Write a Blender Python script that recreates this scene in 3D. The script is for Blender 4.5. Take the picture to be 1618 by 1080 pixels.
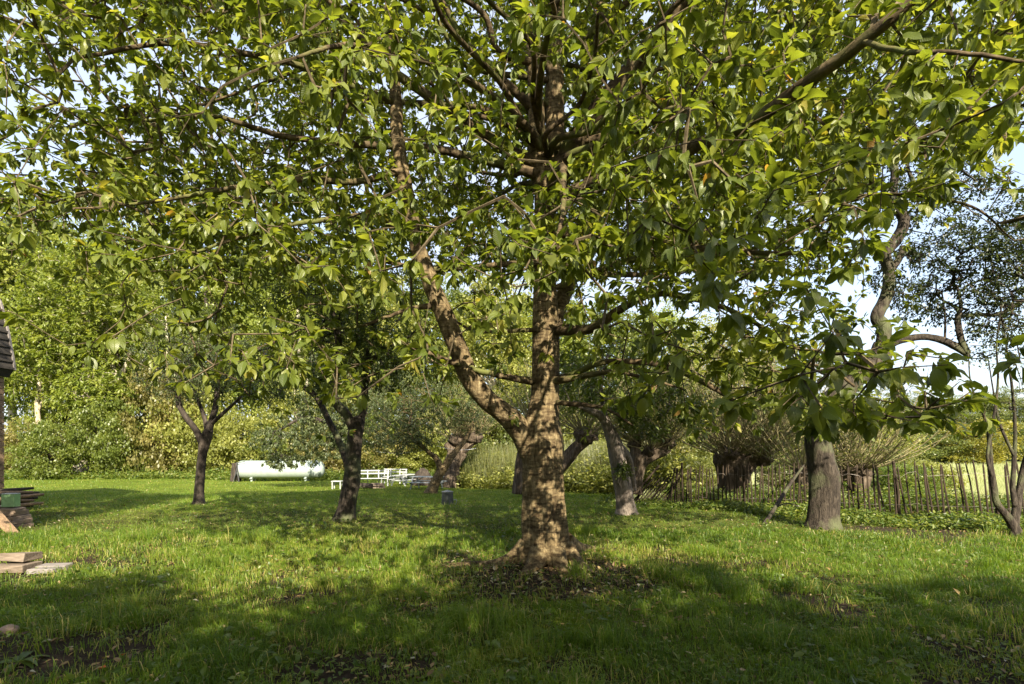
import bpy, math, random
import numpy as np
from mathutils import Vector, Matrix

for o in list(bpy.data.objects):
    bpy.data.objects.remove(o)
scn = bpy.context.scene
COL = scn.collection

# ------------------------------------------------------------------ camera, sky, sun, exposure
F = 800.0            # focal length in pixels of the 1618 px wide photograph
CX, HY, CAMH = 809.0, 700.0, 1.65
cam_d = bpy.data.cameras.new('camera')
cam_d.sensor_width = 36
cam_d.lens = F / 1618 * 36
cam_d.shift_y = (HY - 540) / 1618
cam_d.clip_end = 2000
cam = bpy.data.objects.new('camera', cam_d)
cam.location = (0, 0, CAMH)
cam.rotation_euler = (math.radians(90), 0, 0)
COL.objects.link(cam)
scn.camera = cam

SUN_EL, SUN_AZ = math.radians(33), math.radians(163)      # azimuth clockwise from +Y
ts = Vector((math.sin(SUN_AZ) * math.cos(SUN_EL), math.cos(SUN_AZ) * math.cos(SUN_EL), math.sin(SUN_EL)))
world = bpy.data.worlds.new('World')
scn.world = world
world.use_nodes = True
wn = world.node_tree
wn.nodes.clear()
wo = wn.nodes.new('ShaderNodeOutputWorld')
bg = wn.nodes.new('ShaderNodeBackground')
sky = wn.nodes.new('ShaderNodeTexSky')
sky.sky_type = 'NISHITA'
sky.sun_disc = False
sky.sun_elevation = SUN_EL
sky.sun_rotation = SUN_AZ
sky.dust_density = 2.0
sky.air_density = 1.0
bg.inputs['Strength'].default_value = 0.15
tc = wn.nodes.new('ShaderNodeTexCoord')
mp = wn.nodes.new('ShaderNodeMapping')
mp.inputs['Scale'].default_value = (1.0, 1.0, 2.6)
nz = wn.nodes.new('ShaderNodeTexNoise')
nz.inputs['Scale'].default_value = 2.2
nz.inputs['Detail'].default_value = 6
nz.inputs['Roughness'].default_value = 0.55
cr = wn.nodes.new('ShaderNodeMapRange')
cr.inputs['From Min'].default_value = 0.35
cr.inputs['From Max'].default_value = 0.65
cr.inputs['To Min'].default_value = 0.5
cr.inputs['To Max'].default_value = 0.92
mx = wn.nodes.new('ShaderNodeMix')
mx.data_type = 'RGBA'
mx.inputs[7].default_value = (2.15, 2.3, 2.65, 1)           # thin veil of cloud
wn.links.new(tc.outputs['Generated'], mp.inputs['Vector'])
wn.links.new(mp.outputs[0], nz.inputs['Vector'])
wn.links.new(nz.outputs['Fac'], cr.inputs['Value'])
wn.links.new(cr.outputs[0], mx.inputs[0])
wn.links.new(sky.outputs[0], mx.inputs[6])
wn.links.new(mx.outputs[2], bg.inputs['Color'])
wn.links.new(bg.outputs[0], wo.inputs['Surface'])

sun_d = bpy.data.lights.new('sun', 'SUN')
sun_d.energy = 5.0
sun_d.angle = math.radians(0.53)
sun_d.color = (1.0, 0.89, 0.69)
sun = bpy.data.objects.new('sun', sun_d)
sun.rotation_euler = (-ts).to_track_quat('-Z', 'Y').to_euler()
COL.objects.link(sun)

scn.view_settings.view_transform = 'Standard'
scn.view_settings.look = 'None'
scn.view_settings.gamma = 1
scn.view_settings.exposure = 1.62
scn.view_settings.use_curve_mapping = False
scn.cycles.max_bounces = 8
scn.cycles.transmission_bounces = 6
scn.cycles.diffuse_bounces = 4

RNG = np.random.RandomState(7)

# ------------------------------------------------------------------ helpers
def vhash(ix, iy, seed):
    h = (ix.astype(np.int64) * 374761393 + iy.astype(np.int64) * 668265263 + seed * 1442695041) & 0x7fffffff
    h = (h ^ (h >> 13)) * 1274126177 & 0x7fffffff
    return ((h ^ (h >> 16)) & 0xffff) / 65535.0

def vnoise(x, y, seed=0):
    x = np.asarray(x, float); y = np.asarray(y, float)
    ix, iy = np.floor(x), np.floor(y)
    fx, fy = x - ix, y - iy
    fx = fx * fx * (3 - 2 * fx); fy = fy * fy * (3 - 2 * fy)
    a = vhash(ix, iy, seed); b = vhash(ix + 1, iy, seed)
    c = vhash(ix, iy + 1, seed); d = vhash(ix + 1, iy + 1, seed)
    return (a * (1 - fx) + b * fx) * (1 - fy) + (c * (1 - fx) + d * fx) * fy

def fbm(x, y, seed=0, oct=4):
    s = 0; a = 0.5; t = 0
    for k in range(oct):
        s = s + a * vnoise(x * 2 ** k + 17 * k, y * 2 ** k, seed + k); t += a; a *= 0.5
    return s / t

def drop(Y):
    return np.interp(Y, [0, 13, 26, 36, 200], [0, 0, -.68, -.95, -.95])

def gh(x, y):
    x = np.asarray(x, float); y = np.asarray(y, float)
    near = np.clip((60 - y) / 40, 0, 1)
    r = np.hypot(x - 0.43, y - 6.85)
    return drop(y) + near * (0.10 * (fbm(x * 0.5, y * 0.5, 3, 3) - .5) + 0.035 * (fbm(x * 2.2, y * 2.2, 9, 3) - .5)) + 0.10 * np.exp(-(r / 1.1) ** 2)

def G(x, y):
    return float(gh(x, y))

def P(px, py, Y):
    return ((px - CX) / F * Y, Y, CAMH + (HY - py) / F * Y)

def base(px, Y):
    x = (px - CX) / F * Y
    return (x, Y, G(x, Y))

def norm(a):
    return a / np.maximum(np.linalg.norm(a, axis=-1, keepdims=True), 1e-9)

def mesh_np(name, V, faces, mat=None, attrs=None, uv=None, smooth=False):
    """faces: array (n,k) or list of such arrays"""
    if not isinstance(faces, list):
        faces = [faces]
    faces = [f for f in faces if len(f)]
    me = bpy.data.meshes.new(name)
    V = np.ascontiguousarray(V, dtype=np.float32).reshape(-1, 3)
    loops = np.concatenate([f.reshape(-1) for f in faces]).astype(np.int32)
    tot = np.concatenate([np.full(len(f), f.shape[1]) for f in faces]).astype(np.int32)
    start = np.concatenate([[0], np.cumsum(tot)[:-1]]).astype(np.int32)
    me.vertices.add(len(V)); me.vertices.foreach_set('co', V.ravel())
    me.loops.add(len(loops)); me.loops.foreach_set('vertex_index', loops)
    me.polygons.add(len(tot)); me.polygons.foreach_set('loop_start', start)
    try:
        me.polygons.foreach_set('loop_total', tot)
    except Exception:
        pass
    me.polygons.foreach_set('use_smooth', np.full(len(tot), smooth))
    if attrs:
        for k, a in attrs.items():
            at = me.attributes.new(k, 'FLOAT', 'POINT')
            at.data.foreach_set('value', np.ascontiguousarray(a, dtype=np.float32).ravel())
    if uv is not None:
        ul = me.uv_layers.new(name='UVMap')
        ul.data.foreach_set('uv', np.ascontiguousarray(uv[loops], dtype=np.float32).ravel())
    me.update(calc_edges=True)
    me.validate()
    if mat:
        me.materials.append(mat)
    return me

def link(name, me, parent=None, **props):
    o = bpy.data.objects.new(name, me)
    COL.objects.link(o)
    if parent is not None:
        o.parent = parent
    for k, v in props.items():
        o[k] = v
    return o

def thing(name, label, cat, loc=(0, 0, 0), rz=0, group=None):
    o = bpy.data.objects.new(name, None)
    o.location = loc
    o.rotation_euler = (0, 0, rz)
    o.empty_display_size = 0.2
    o['label'] = label
    o['category'] = cat
    if group:
        o['group'] = group
    COL.objects.link(o)
    return o

def catmull(pts, step):
    """pts (n,4): xyz + radius -> resampled"""
    p = np.array(pts, float)
    p = np.vstack([2 * p[0] - p[1], p, 2 * p[-1] - p[-2]])
    out = []
    for i in range(1, len(p) - 2):
        d = np.linalg.norm(p[i + 1, :3] - p[i, :3])
        n = max(1, int(round(d / step)))
        t = np.linspace(0, 1, n, endpoint=False)[:, None]
        a, b, c, e = p[i - 1], p[i], p[i + 1], p[i + 2]
        out.append(0.5 * ((2 * b) + (-a + c) * t + (2 * a - 5 * b + 4 * c - e) * t ** 2 + (-a + 3 * b - 3 * c + e) * t ** 3))
    out.append(p[-2][None])
    o = np.vstack(out)
    o[:, 3] = np.maximum(o[:, 3], 0.002)
    return o

def tube(P4, sides=12, rough=0.0, seed=0, mod=None, cap=True):
    """tapered tube along P4 (n,4); mod(ang, height_along, i, P)->radius factor"""
    p = P4[:, :3]; r = P4[:, 3]
    n = len(p)
    t = norm(np.gradient(p, axis=0))
    u = np.zeros_like(p)
    ref = np.array([1.0, 0, 0]) if abs(t[0, 0]) < .8 else np.array([0, 1.0, 0])
    u[0] = norm(np.cross(t[0], ref))
    for i in range(1, n):
        w = u[i - 1] - t[i] * np.dot(u[i - 1], t[i])
        u[i] = w / max(np.linalg.norm(w), 1e-9)
    v = np.cross(t, u)
    ang = np.linspace(0, 2 * math.pi, sides, endpoint=False)
    s = np.concatenate([[0], np.cumsum(np.linalg.norm(np.diff(p, axis=0), axis=1))])
    A, S = np.meshgrid(ang, s)
    R = np.repeat(r[:, None], sides, 1)
    if rough > 0:
        rr = max(r.mean(), 0.02)
        k = fbm((np.cos(A) + 3) * 1.6 + seed * 3.1, S / rr * .35 + np.sin(A) * 1.6, seed, 4) - .5
        R = R * (1 + rough * 2 * k)
    if mod is not None:
        R = R * mod(A, S, p)
    V = p[:, None, :] + R[..., None] * (np.cos(A)[..., None] * u[:, None, :] + np.sin(A)[..., None] * v[:, None, :])
    V = V.reshape(-1, 3)
    i = np.arange(n - 1)[:, None] * sides; j = np.arange(sides)[None]
    j2 = (j + 1) % sides
    Q = np.stack([i + j, i + j2, i + sides + j2, i + sides + j], -1).reshape(-1, 4)
    fs = [Q]
    if cap:
        V = np.vstack([V, p[-1][None] + t[-1] * r[-1] * .3, p[0][None]])
        last = (n - 1) * sides
        T = np.stack([last + j[0], last + j2[0], np.full(sides, len(V) - 2)], -1)
        T2 = np.stack([j2[0], j[0], np.full(sides, len(V) - 1)], -1)
        fs.append(np.vstack([T, T2]))
    return V, fs

class Bag:
    """collects geometry for ONE mesh"""
    def __init__(s):
        s.V = []; s.F = {}; s.n = 0; s.T = []
    def add(s, V, faces, tint=None):
        V = np.asarray(V, float).reshape(-1, 3)
        if not isinstance(faces, list):
            faces = [faces]
        for f in faces:
            f = np.asarray(f)
            if len(f):
                s.F.setdefault(f.shape[1], []).append(f + s.n)
        s.V.append(V); s.n += len(V)
        s.T.append(np.full(len(V), .5) if tint is None else np.broadcast_to(np.asarray(tint, float), (len(V),)))
        return s
    def box(s, c, size, rot=0, tilt=(0, 0), jit=0, tint=None):
        v = np.array([[x, y, z] for x in (-.5, .5) for y in (-.5, .5) for z in (-.5, .5)]) * np.array(size)
        if jit:
            v = v + RNG.uniform(-jit, jit, v.shape)
        M = np.array(Matrix.Rotation(rot, 3, 'Z') @ Matrix.Rotation(tilt[0], 3, 'X') @ Matrix.Rotation(tilt[1], 3, 'Y'))
        v = v @ M.T + np.array(c)
        q = np.array([[0, 1, 3, 2], [4, 6, 7, 5], [0, 4, 5, 1], [2, 3, 7, 6], [0, 2, 6, 4], [1, 5, 7, 3]])
        return s.add(v, q, tint)
    def bar(s, a, b, w, h, tint=None):
        a = np.array(a, float); b = np.array(b, float)
        d = norm(b - a); up = np.array([0, 0, 1.0]) if abs(d[2]) < .95 else np.array([0, 1.0, 0])
        x = norm(np.cross(d, up)); y = np.cross(x, d)
        v = [e + sx * x * w / 2 + sy * y * h / 2 for e in (a, b) for sx in (-1, 1) for sy in (-1, 1)]
        q = np.array([[0, 1, 3, 2], [4, 6, 7, 5], [0, 4, 5, 1], [2, 3, 7, 6], [0, 2, 6, 4], [1, 5, 7, 3]])
        return s.add(v, q, tint)
    def tube(s, P4, sides=8, **k):
        V, f = tube(np.array(P4, float), sides, **k)
        return s.add(V, f)
    def mesh(s, name, mat, smooth=False):
        return mesh_np(name, np.vstack(s.V), [np.vstack(f) for f in s.F.values()], mat, {'tint': np.concatenate(s.T)}, smooth=smooth)
    def build(s, name, mat, parent=None, smooth=False, bevel=0, **props):
        o = link(name, s.mesh(name, mat, smooth), parent, **props)
        if bevel:
            b = o.modifiers.new('bevel', 'BEVEL'); b.width = bevel; b.segments = 2; b.limit_method = 'ANGLE'
        return o

# ------------------------------------------------------------------ materials
def newmat(name):
    m = bpy.data.materials.new(name)
    m.use_nodes = True
    nt = m.node_tree
    return m, nt, nt.nodes['Principled BSDF'], nt.nodes['Material Output']

def N(nt, typ, **k):
    n = nt.nodes.new(typ)
    for a, b in k.items():
        if a.startswith('i_'):
            n.inputs[a[2:].replace('_', ' ')].default_value = b
        else:
            setattr(n, a, b)
    return n

def ramp(nt, stops):
    r = nt.nodes.new('ShaderNodeValToRGB')
    e = r.color_ramp.elements
    e[0].position, e[0].color = stops[0][0], (*stops[0][1], 1)
    e[1].position, e[1].color = stops[-1][0], (*stops[-1][1], 1)
    for p, c in stops[1:-1]:
        x = e.new(p); x.color = (*c, 1)
    return r

def leaf_mat(name, stops, trans=0.38, tgain=1.9, rough=0.42, veins=False, spec=0.5):
    m, nt, b, out = newmat(name)
    at = N(nt, 'ShaderNodeAttribute', attribute_name='tint')
    rp = ramp(nt, stops)
    nt.links.new(at.outputs['Fac'], rp.inputs[0])
    col = rp.outputs[0]
    if veins:
        uv = N(nt, 'ShaderNodeUVMap')
        sep = N(nt, 'ShaderNodeSeparateXYZ')
        nt.links.new(uv.outputs[0], sep.inputs[0])
        ab = N(nt, 'ShaderNodeMath', operation='ABSOLUTE'); nt.links.new(sep.outputs[0], ab.inputs[0])
        mid = N(nt, 'ShaderNodeMapRange'); mid.inputs['From Max'].default_value = .07; mid.inputs['To Min'].default_value = 1; mid.inputs['To Max'].default_value = 0
        nt.links.new(ab.outputs[0], mid.inputs[0])
        # side veins: run outward and forward from the midrib
        m1 = N(nt, 'ShaderNodeMath', operation='MULTIPLY_ADD'); nt.links.new(ab.outputs[0], m1.inputs[0]); m1.inputs[1].default_value = -.28; nt.links.new(sep.outputs[1], m1.inputs[2])
        m2 = N(nt, 'ShaderNodeMath', operation='MULTIPLY'); nt.links.new(m1.outputs[0], m2.inputs[0]); m2.inputs[1].default_value = 9
        m3 = N(nt, 'ShaderNodeMath', operation='PINGPONG'); nt.links.new(m2.outputs[0], m3.inputs[0]); m3.inputs[1].default_value = .5
        sv = N(nt, 'ShaderNodeMapRange'); sv.inputs['From Max'].default_value = .12; sv.inputs['To Min'].default_value = .7; sv.inputs['To Max'].default_value = 0
        nt.links.new(m3.outputs[0], sv.inputs[0])
        mxv = N(nt, 'ShaderNodeMath', operation='MAXIMUM'); nt.links.new(mid.outputs[0], mxv.inputs[0]); nt.links.new(sv.outputs[0], mxv.inputs[1])
        mm = N(nt, 'ShaderNodeMix', data_type='RGBA'); mm.inputs[7].default_value = (.17, .21, .06, 1)
        fc = N(nt, 'ShaderNodeMath', operation='MULTIPLY'); nt.links.new(mxv.outputs[0], fc.inputs[0]); fc.inputs[1].default_value = .5
        nt.links.new(fc.outputs[0], mm.inputs[0]); nt.links.new(col, mm.inputs[6])
        col = mm.outputs[2]
        bp = N(nt, 'ShaderNodeBump'); bp.inputs['Strength'].default_value = .5; bp.inputs['Distance'].default_value = .003
        inv = N(nt, 'ShaderNodeMath', operation='SUBTRACT'); inv.inputs[0].default_value = 1; nt.links.new(mxv.outputs[0], inv.inputs[1])
        nt.links.new(inv.outputs[0], bp.inputs['Height']); nt.links.new(bp.outputs[0], b.inputs['Normal'])
    nt.links.new(col, b.inputs['Base Color'])
    b.inputs['Roughness'].default_value = rough
    b.inputs['Specular IOR Level'].default_value = spec
    tr = N(nt, 'ShaderNodeBsdfTranslucent')
    g = N(nt, 'ShaderNodeMix', data_type='RGBA', blend_type='MULTIPLY'); g.inputs[0].default_value = 1
    g.inputs[7].default_value = (tgain * 1.05, tgain, tgain * .45, 1)
    nt.links.new(col, g.inputs[6]); nt.links.new(g.outputs[2], tr.inputs['Color'])
    ms = N(nt, 'ShaderNodeMixShader'); ms.inputs[0].default_value = trans
    nt.links.new(b.outputs[0], ms.inputs[1]); nt.links.new(tr.outputs[0], ms.inputs[2])
    nt.links.new(ms.outputs[0], out.inputs['Surface'])
    return m

def bark_mat(name, c1, c2, c3, scale=(14, 14, 3), bump=.5, bands=False, moss=None, dist=.02):
    m, nt, b, out = newmat(name)
    t = N(nt, 'ShaderNodeTexCoord'); mp = N(nt, 'ShaderNodeMapping'); mp.inputs['Scale'].default_value = scale
    nt.links.new(t.outputs['Object'], mp.inputs[0])
    n1 = N(nt, 'ShaderNodeTexNoise', i_Scale=1.0, i_Detail=8.0, i_Roughness=.65, i_Distortion=.6); nt.links.new(mp.outputs[0], n1.inputs['Vector'])
    n2 = N(nt, 'ShaderNodeTexNoise', i_Scale=2.2, i_Detail=4.0); nt.links.new(t.outputs['Object'], n2.inputs['Vector'])
    rp = ramp(nt, [(.3, c1), (.5, c2), (.72, c3)]); nt.links.new(n1.outputs['Fac'], rp.inputs[0])
    col = rp.outputs[0]
    height = n1.outputs['Fac']
    if bands:
        mp2 = N(nt, 'ShaderNodeMapping'); mp2.inputs['Scale'].default_value = (6, 6, 27); nt.links.new(t.outputs['Object'], mp2.inputs[0])
        n3 = N(nt, 'ShaderNodeTexNoise', i_Scale=1.0, i_Detail=5.0, i_Roughness=.6, i_Distortion=.35); nt.links.new(mp2.outputs[0], n3.inputs['Vector'])
        r3 = ramp(nt, [(.40, (.35, .3, .27)), (.52, (1, 1, 1)), (.68, (1.35, 1.3, 1.2))]); nt.links.new(n3.outputs['Fac'], r3.inputs[0])
        mu = N(nt, 'ShaderNodeMix', data_type='RGBA', blend_type='MULTIPLY'); mu.inputs[0].default_value = .8
        nt.links.new(col, mu.inputs[6]); nt.links.new(r3.outputs[0], mu.inputs[7]); col = mu.outputs[2]
        ad = N(nt, 'ShaderNodeMath', operation='ADD'); nt.links.new(n1.outputs['Fac'], ad.inputs[0]); nt.links.new(n3.outputs['Fac'], ad.inputs[1]); height = ad.outputs[0]
    if moss:
        rm = ramp(nt, [(.5, (0, 0, 0)), (.66, (1, 1, 1))]); nt.links.new(n2.outputs['Fac'], rm.inputs[0])
        mk = N(nt, 'ShaderNodeMix', data_type='RGBA'); mk.inputs[7].default_value = (*moss, 1)
        nt.links.new(rm.outputs[0], mk.inputs[0]); nt.links.new(col, mk.inputs[6]); col = mk.outputs[2]
    nt.links.new(col, b.inputs['Base Color'])
    b.inputs['Roughness'].default_value = .85
    b.inputs['Specular IOR Level'].default_value = .2
    bp = N(nt, 'ShaderNodeBump'); bp.inputs['Strength'].default_value = bump; bp.inputs['Distance'].default_value = dist
    nt.links.new(height, bp.inputs['Height']); nt.links.new(bp.outputs[0], b.inputs['Normal'])
    return m

def plain_mat(name, col, col2=None, scale=6, rough=.7, bump=.2, metal=0, stretch=(1, 1, 1), dirt=None, spec=.4):
    m, nt, b, out = newmat(name)
    t = N(nt, 'ShaderNodeTexCoord'); mp = N(nt, 'ShaderNodeMapping'); mp.inputs['Scale'].default_value = stretch
    nt.links.new(t.outputs['Object'], mp.inputs[0])
    n1 = N(nt, 'ShaderNodeTexNoise', i_Scale=float(scale), i_Detail=7.0, i_Roughness=.65); nt.links.new(mp.outputs[0], n1.inputs['Vector'])
    rp = ramp(nt, [(.32, col), (.7, col2 or tuple(c * .7 for c in col))]); nt.links.new(n1.outputs['Fac'], rp.inputs[0])
    nt.links.new(rp.outputs[0], b.inputs['Base Color'])
    b.inputs['Roughness'].default_value = rough; b.inputs['Metallic'].default_value = metal
    b.inputs['Specular IOR Level'].default_value = spec
    bp = N(nt, 'ShaderNodeBump'); bp.inputs['Strength'].default_value = bump; bp.inputs['Distance'].default_value = .01
    nt.links.new(n1.outputs['Fac'], bp.inputs['Height']); nt.links.new(bp.outputs[0], b.inputs['Normal'])
    return m

M = {}
M['cherry_leaf'] = leaf_mat('cherry_leaf', [(0, (.055, .080, .014)), (.45, (.115, .148, .018)), (.85, (.20, .22, .035)), (.985, (.30, .26, .05)), (1, (.26, .15, .04))], trans=.42, tgain=2.2, veins=True)
M['apple_leaf'] = leaf_mat('apple_leaf', [(0, (.045, .070, .016)), (.5, (.085, .115, .022)), (1, (.14, .165, .035))], trans=.38)
M['grey_leaf'] = leaf_mat('grey_leaf', [(0, (.055, .078, .034)), (.5, (.095, .120, .045)), (1, (.15, .17, .065))], trans=.36)
M['dark_leaf'] = leaf_mat('dark_leaf', [(0, (.018, .030, .014)), (.5, (.035, .052, .018)), (1, (.07, .085, .022))], trans=.25)
M['willow_leaf'] = leaf_mat('willow_leaf', [(0, (.06, .085, .025)), (.5, (.11, .13, .035)), (1, (.17, .17, .05))], trans=.4)
M['wood_leaf'] = leaf_mat('wood_leaf', [(0, (.095, .135, .022)), (.5, (.175, .215, .035)), (1, (.29, .31, .07))], trans=.42)
M['wood_leaf_dark'] = leaf_mat('wood_leaf_dark', [(0, (.06, .085, .018)), (.5, (.11, .145, .025)), (1, (.18, .20, .04))], trans=.38)
M['hedge_leaf'] = leaf_mat('hedge_leaf', [(0, (.11, .13, .03)), (.5, (.20, .22, .05)), (1, (.34, .34, .10))], trans=.4)
M['russet_leaf'] = leaf_mat('russet_leaf', [(0, (.09, .09, .03)), (.5, (.17, .16, .045)), (1, (.30, .25, .09))], trans=.35)
M['yellow_leaf'] = leaf_mat('yellow_leaf', [(0, (.12, .12, .02)), (.5, (.20, .19, .03)), (1, (.29, .27, .06))], trans=.4)
M['far_leaf'] = leaf_mat('far_leaf', [(0, (.07, .10, .03)), (.5, (.12, .15, .04)), (1, (.20, .21, .06))], trans=.3)
M['nettle_leaf'] = leaf_mat('nettle_leaf', [(0, (.05, .09, .015)), (.5, (.11, .16, .025)), (1, (.22, .24, .06))], trans=.4)
M['meadow'] = leaf_mat('meadow', [(0, (.10, .14, .045)), (.5, (.18, .215, .08)), (1, (.29, .30, .14))], trans=.3)
M['grass'] = leaf_mat('grass', [(0, (.050, .095, .010)), (.4, (.105, .185, .013)), (.75, (.19, .255, .024)), (.92, (.33, .30, .08)), (1, (.48, .40, .18))], trans=.42, tgain=1.7, rough=.5)
M['litter'] = leaf_mat('litter', [(0, (.08, .045, .02)), (.4, (.19, .12, .05)), (.7, (.34, .24, .10)), (.9, (.38, .36, .27)), (1, (.5, .13, .02))], trans=.15, rough=.6)
M['bark'] = bark_mat('bark', (.044, .030, .016), (.135, .100, .052), (.30, .245, .140), scale=(22, 22, 7), bump=.9, bands=True, dist=.014)
M['limb_bark'] = bark_mat('limb_bark', (.030, .022, .012), (.085, .062, .034), (.17, .13, .075), scale=(12, 12, 5), bump=.6, bands=True, moss=(.10, .11, .03), dist=.012)
M['twig'] = bark_mat('twig', (.04, .03, .018), (.09, .07, .04), (.18, .14, .09), scale=(20, 20, 20), bump=.2)
M['grey_bark'] = bark_mat('grey_bark', (.014, .011, .009), (.040, .032, .025), (.105, .085, .065), scale=(22, 22, 6), bump=1.0, dist=.035, moss=(.09, .10, .05))
M['pale_bark'] = bark_mat('pale_bark', (.16, .13, .09), (.38, .33, .25), (.62, .57, .47), scale=(5, 5, 2), bump=.6)
M['willow_bark'] = bark_mat('willow_bark', (.03, .02, .014), (.08, .06, .042), (.20, .16, .12), scale=(14, 14, 1.6), bump=1.0, dist=.05)
M['shoot'] = bark_mat('shoot', (.11, .09, .05), (.20, .17, .09), (.30, .27, .15), scale=(20, 20, 8), bump=.1)
M['dead_bark'] = bark_mat('dead_bark', (.06, .048, .040), (.15, .125, .105), (.27, .235, .20), scale=(22, 22, 5), bump=1.0, dist=.02)
M['dark_bark'] = bark_mat('dark_bark', (.018, .015, .012), (.042, .033, .027), (.09, .075, .06), scale=(12, 12, 3), bump=.8)
M['paling'] = bark_mat('paling', (.016, .012, .008), (.040, .029, .020), (.095, .07, .048), scale=(25, 25, 3), bump=.5, dist=.006)
M['white_paint'] = plain_mat('white_paint', (.42, .44, .46), (.28, .30, .30), 9, rough=.5, bump=.1)
M['tank_paint'] = plain_mat('tank_paint', (.36, .41, .40), (.25, .31, .27), 1.6, rough=.38, bump=.03)
M['black_metal'] = plain_mat('black_metal', (.03, .03, .035), (.06, .06, .06), 8, rough=.5)
M['bucket'] = plain_mat('bucket', (.055, .06, .07), (.12, .125, .13), 9, rough=.55, bump=.1)
M['lid'] = plain_mat('lid', (.26, .27, .27), (.16, .16, .16), 9, rough=.6)
M['wire'] = plain_mat('wire', (.30, .28, .26), (.14, .10, .08), 30, rough=.5, metal=.6)
M['rope'] = plain_mat('rope', (.8, .82, .85), (.7, .7, .7), 30, rough=.7)
M['board'] = plain_mat('board', (.24, .19, .15), (.10, .075, .055), 7, rough=.85, stretch=(1, 6, 6), bump=.4)
M['grey_board'] = plain_mat('grey_board', (.26, .23, .22), (.13, .12, .11), 8, rough=.85, stretch=(1, 5, 5), bump=.4)
M['old_board'] = plain_mat('old_board', (.30, .20, .12), (.12, .08, .05), 7, rough=.9, stretch=(1, 6, 6), bump=.4)
M['stone'] = plain_mat('stone', (.28, .21, .16), (.13, .09, .065), 7, rough=.9, bump=.5)
M['green_box'] = plain_mat('green_box', (.25, .42, .20), (.17, .30, .14), 4, rough=.5)
M['brick'] = plain_mat('brick', (.28, .13, .08), (.18, .08, .05), 5, rough=.9, bump=.4)
M['thatch'] = plain_mat('thatch', (.03, .026, .022), (.07, .06, .05), 9, rough=.95, bump=.6, stretch=(1, 8, 8))
M['roof_tile'] = plain_mat('roof_tile', (.20, .08, .05), (.12, .05, .035), 5, rough=.8)
m_, nt_, b_, o_ = newmat('window_glass'); b_.inputs['Base Color'].default_value = (.04, .05, .06, 1); b_.inputs['Roughness'].default_value = .05; M['glass'] = m_

# ------------------------------------------------------------------ ground
def soil_mask(x, y):
    """1 = bare earth"""
    r = np.hypot(x - 0.6, (y - 6.25) * 1.15)
    m = np.clip(1.45 - r / .85, 0, 1) * .9
    m = np.maximum(m, .95 * np.clip(1.4 - np.hypot((x - .45) / 1.0, (y - 5.85) / .55), 0, 1))
    m = np.maximum(m, np.clip(1.35 - np.hypot((x + 3.9) / 1.25, (y - 4.05) / .55), 0, 1))
    m = np.maximum(m, .9 * np.clip(1.3 - np.hypot((x - 4.2) / 1.3, (y - 4.5) / .9), 0, 1))
    m = np.maximum(m, .8 * np.clip(1.3 - np.hypot((x - 0.35) / .5, (y - 3.75) / .3), 0, 1))
    m = np.maximum(m, .8 * np.clip(1.3 - np.hypot((x + 1.1) / .7, (y - 3.65) / .3), 0, 1))
    m = np.maximum(m, .85 * np.clip(1.3 - np.hypot((x - 8.2) / 2.3, (y - 9.3) / 1.1), 0, 1))
    n = fbm(x * 1.3, y * 1.3, 21, 4)
    near = np.clip((10 - y) / 5, 0, 1)
    return np.clip(m * 1.5 + (n - .53) * 4.2 * (.25 + .75 * near) * (y < 16), 0, 1) * (fbm(x * 5, y * 5, 33, 3) * .8 + .5).clip(0, 1)

def axis(a, b, fine, grow):
    pts = [0.0]; s = fine
    while pts[-1] < b:
        pts.append(pts[-1] + s)
        if pts[-1] > a: s *= grow
    return np.array(pts)
xr = axis(9, 900, .12, 1.09)
X = np.concatenate([-xr[:0:-1], xr])
yf = axis(12, 900, .12, 1.06); yb = axis(2, 60, .3, 1.3)
Yc = np.concatenate([-yb[:0:-1], yf])
GX, GY = np.meshgrid(X, Yc)
GZ = gh(GX, GY)
nx, ny = len(X), len(Yc)
i = np.arange(ny - 1)[:, None] * nx; j = np.arange(nx - 1)[None]
Q = np.stack([i + j, i + j + 1, i + nx + j + 1, i + nx + j], -1).reshape(-1, 4)
fieldm = np.clip((GX - 4.0) / 1.0, 0, 1) * np.clip((GY - 13.5 + .2 * (GX - 4)) / 1.5, 0, 1)
gm, nt, b, out = newmat('lawn_ground')
a1 = N(nt, 'ShaderNodeAttribute', attribute_name='soil'); a2 = N(nt, 'ShaderNodeAttribute', attribute_name='field')
t = N(nt, 'ShaderNodeTexCoord')
n1 = N(nt, 'ShaderNodeTexNoise', i_Scale=.9, i_Detail=8.0, i_Roughness=.7); nt.links.new(t.outputs['Object'], n1.inputs['Vector'])
n2 = N(nt, 'ShaderNodeTexNoise', i_Scale=28.0, i_Detail=6.0, i_Roughness=.7); nt.links.new(t.outputs['Object'], n2.inputs['Vector'])
r1 = ramp(nt, [(.3, (.06, .085, .012)), (.5, (.105, .14, .016)), (.7, (.17, .19, .03))]); nt.links.new(n1.outputs['Fac'], r1.inputs[0])
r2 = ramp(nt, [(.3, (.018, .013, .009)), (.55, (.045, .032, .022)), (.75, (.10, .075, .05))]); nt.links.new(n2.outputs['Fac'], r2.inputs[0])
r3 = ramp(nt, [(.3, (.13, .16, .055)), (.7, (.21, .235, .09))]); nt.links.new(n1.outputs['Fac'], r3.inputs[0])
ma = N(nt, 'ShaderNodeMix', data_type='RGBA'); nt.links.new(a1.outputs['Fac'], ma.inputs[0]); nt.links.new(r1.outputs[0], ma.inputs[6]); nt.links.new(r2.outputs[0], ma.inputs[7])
mb = N(nt, 'ShaderNodeMix', data_type='RGBA'); nt.links.new(a2.outputs['Fac'], mb.inputs[0]); nt.links.new(ma.outputs[2], mb.inputs[6]); nt.links.new(r3.outputs[0], mb.inputs[7])
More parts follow.
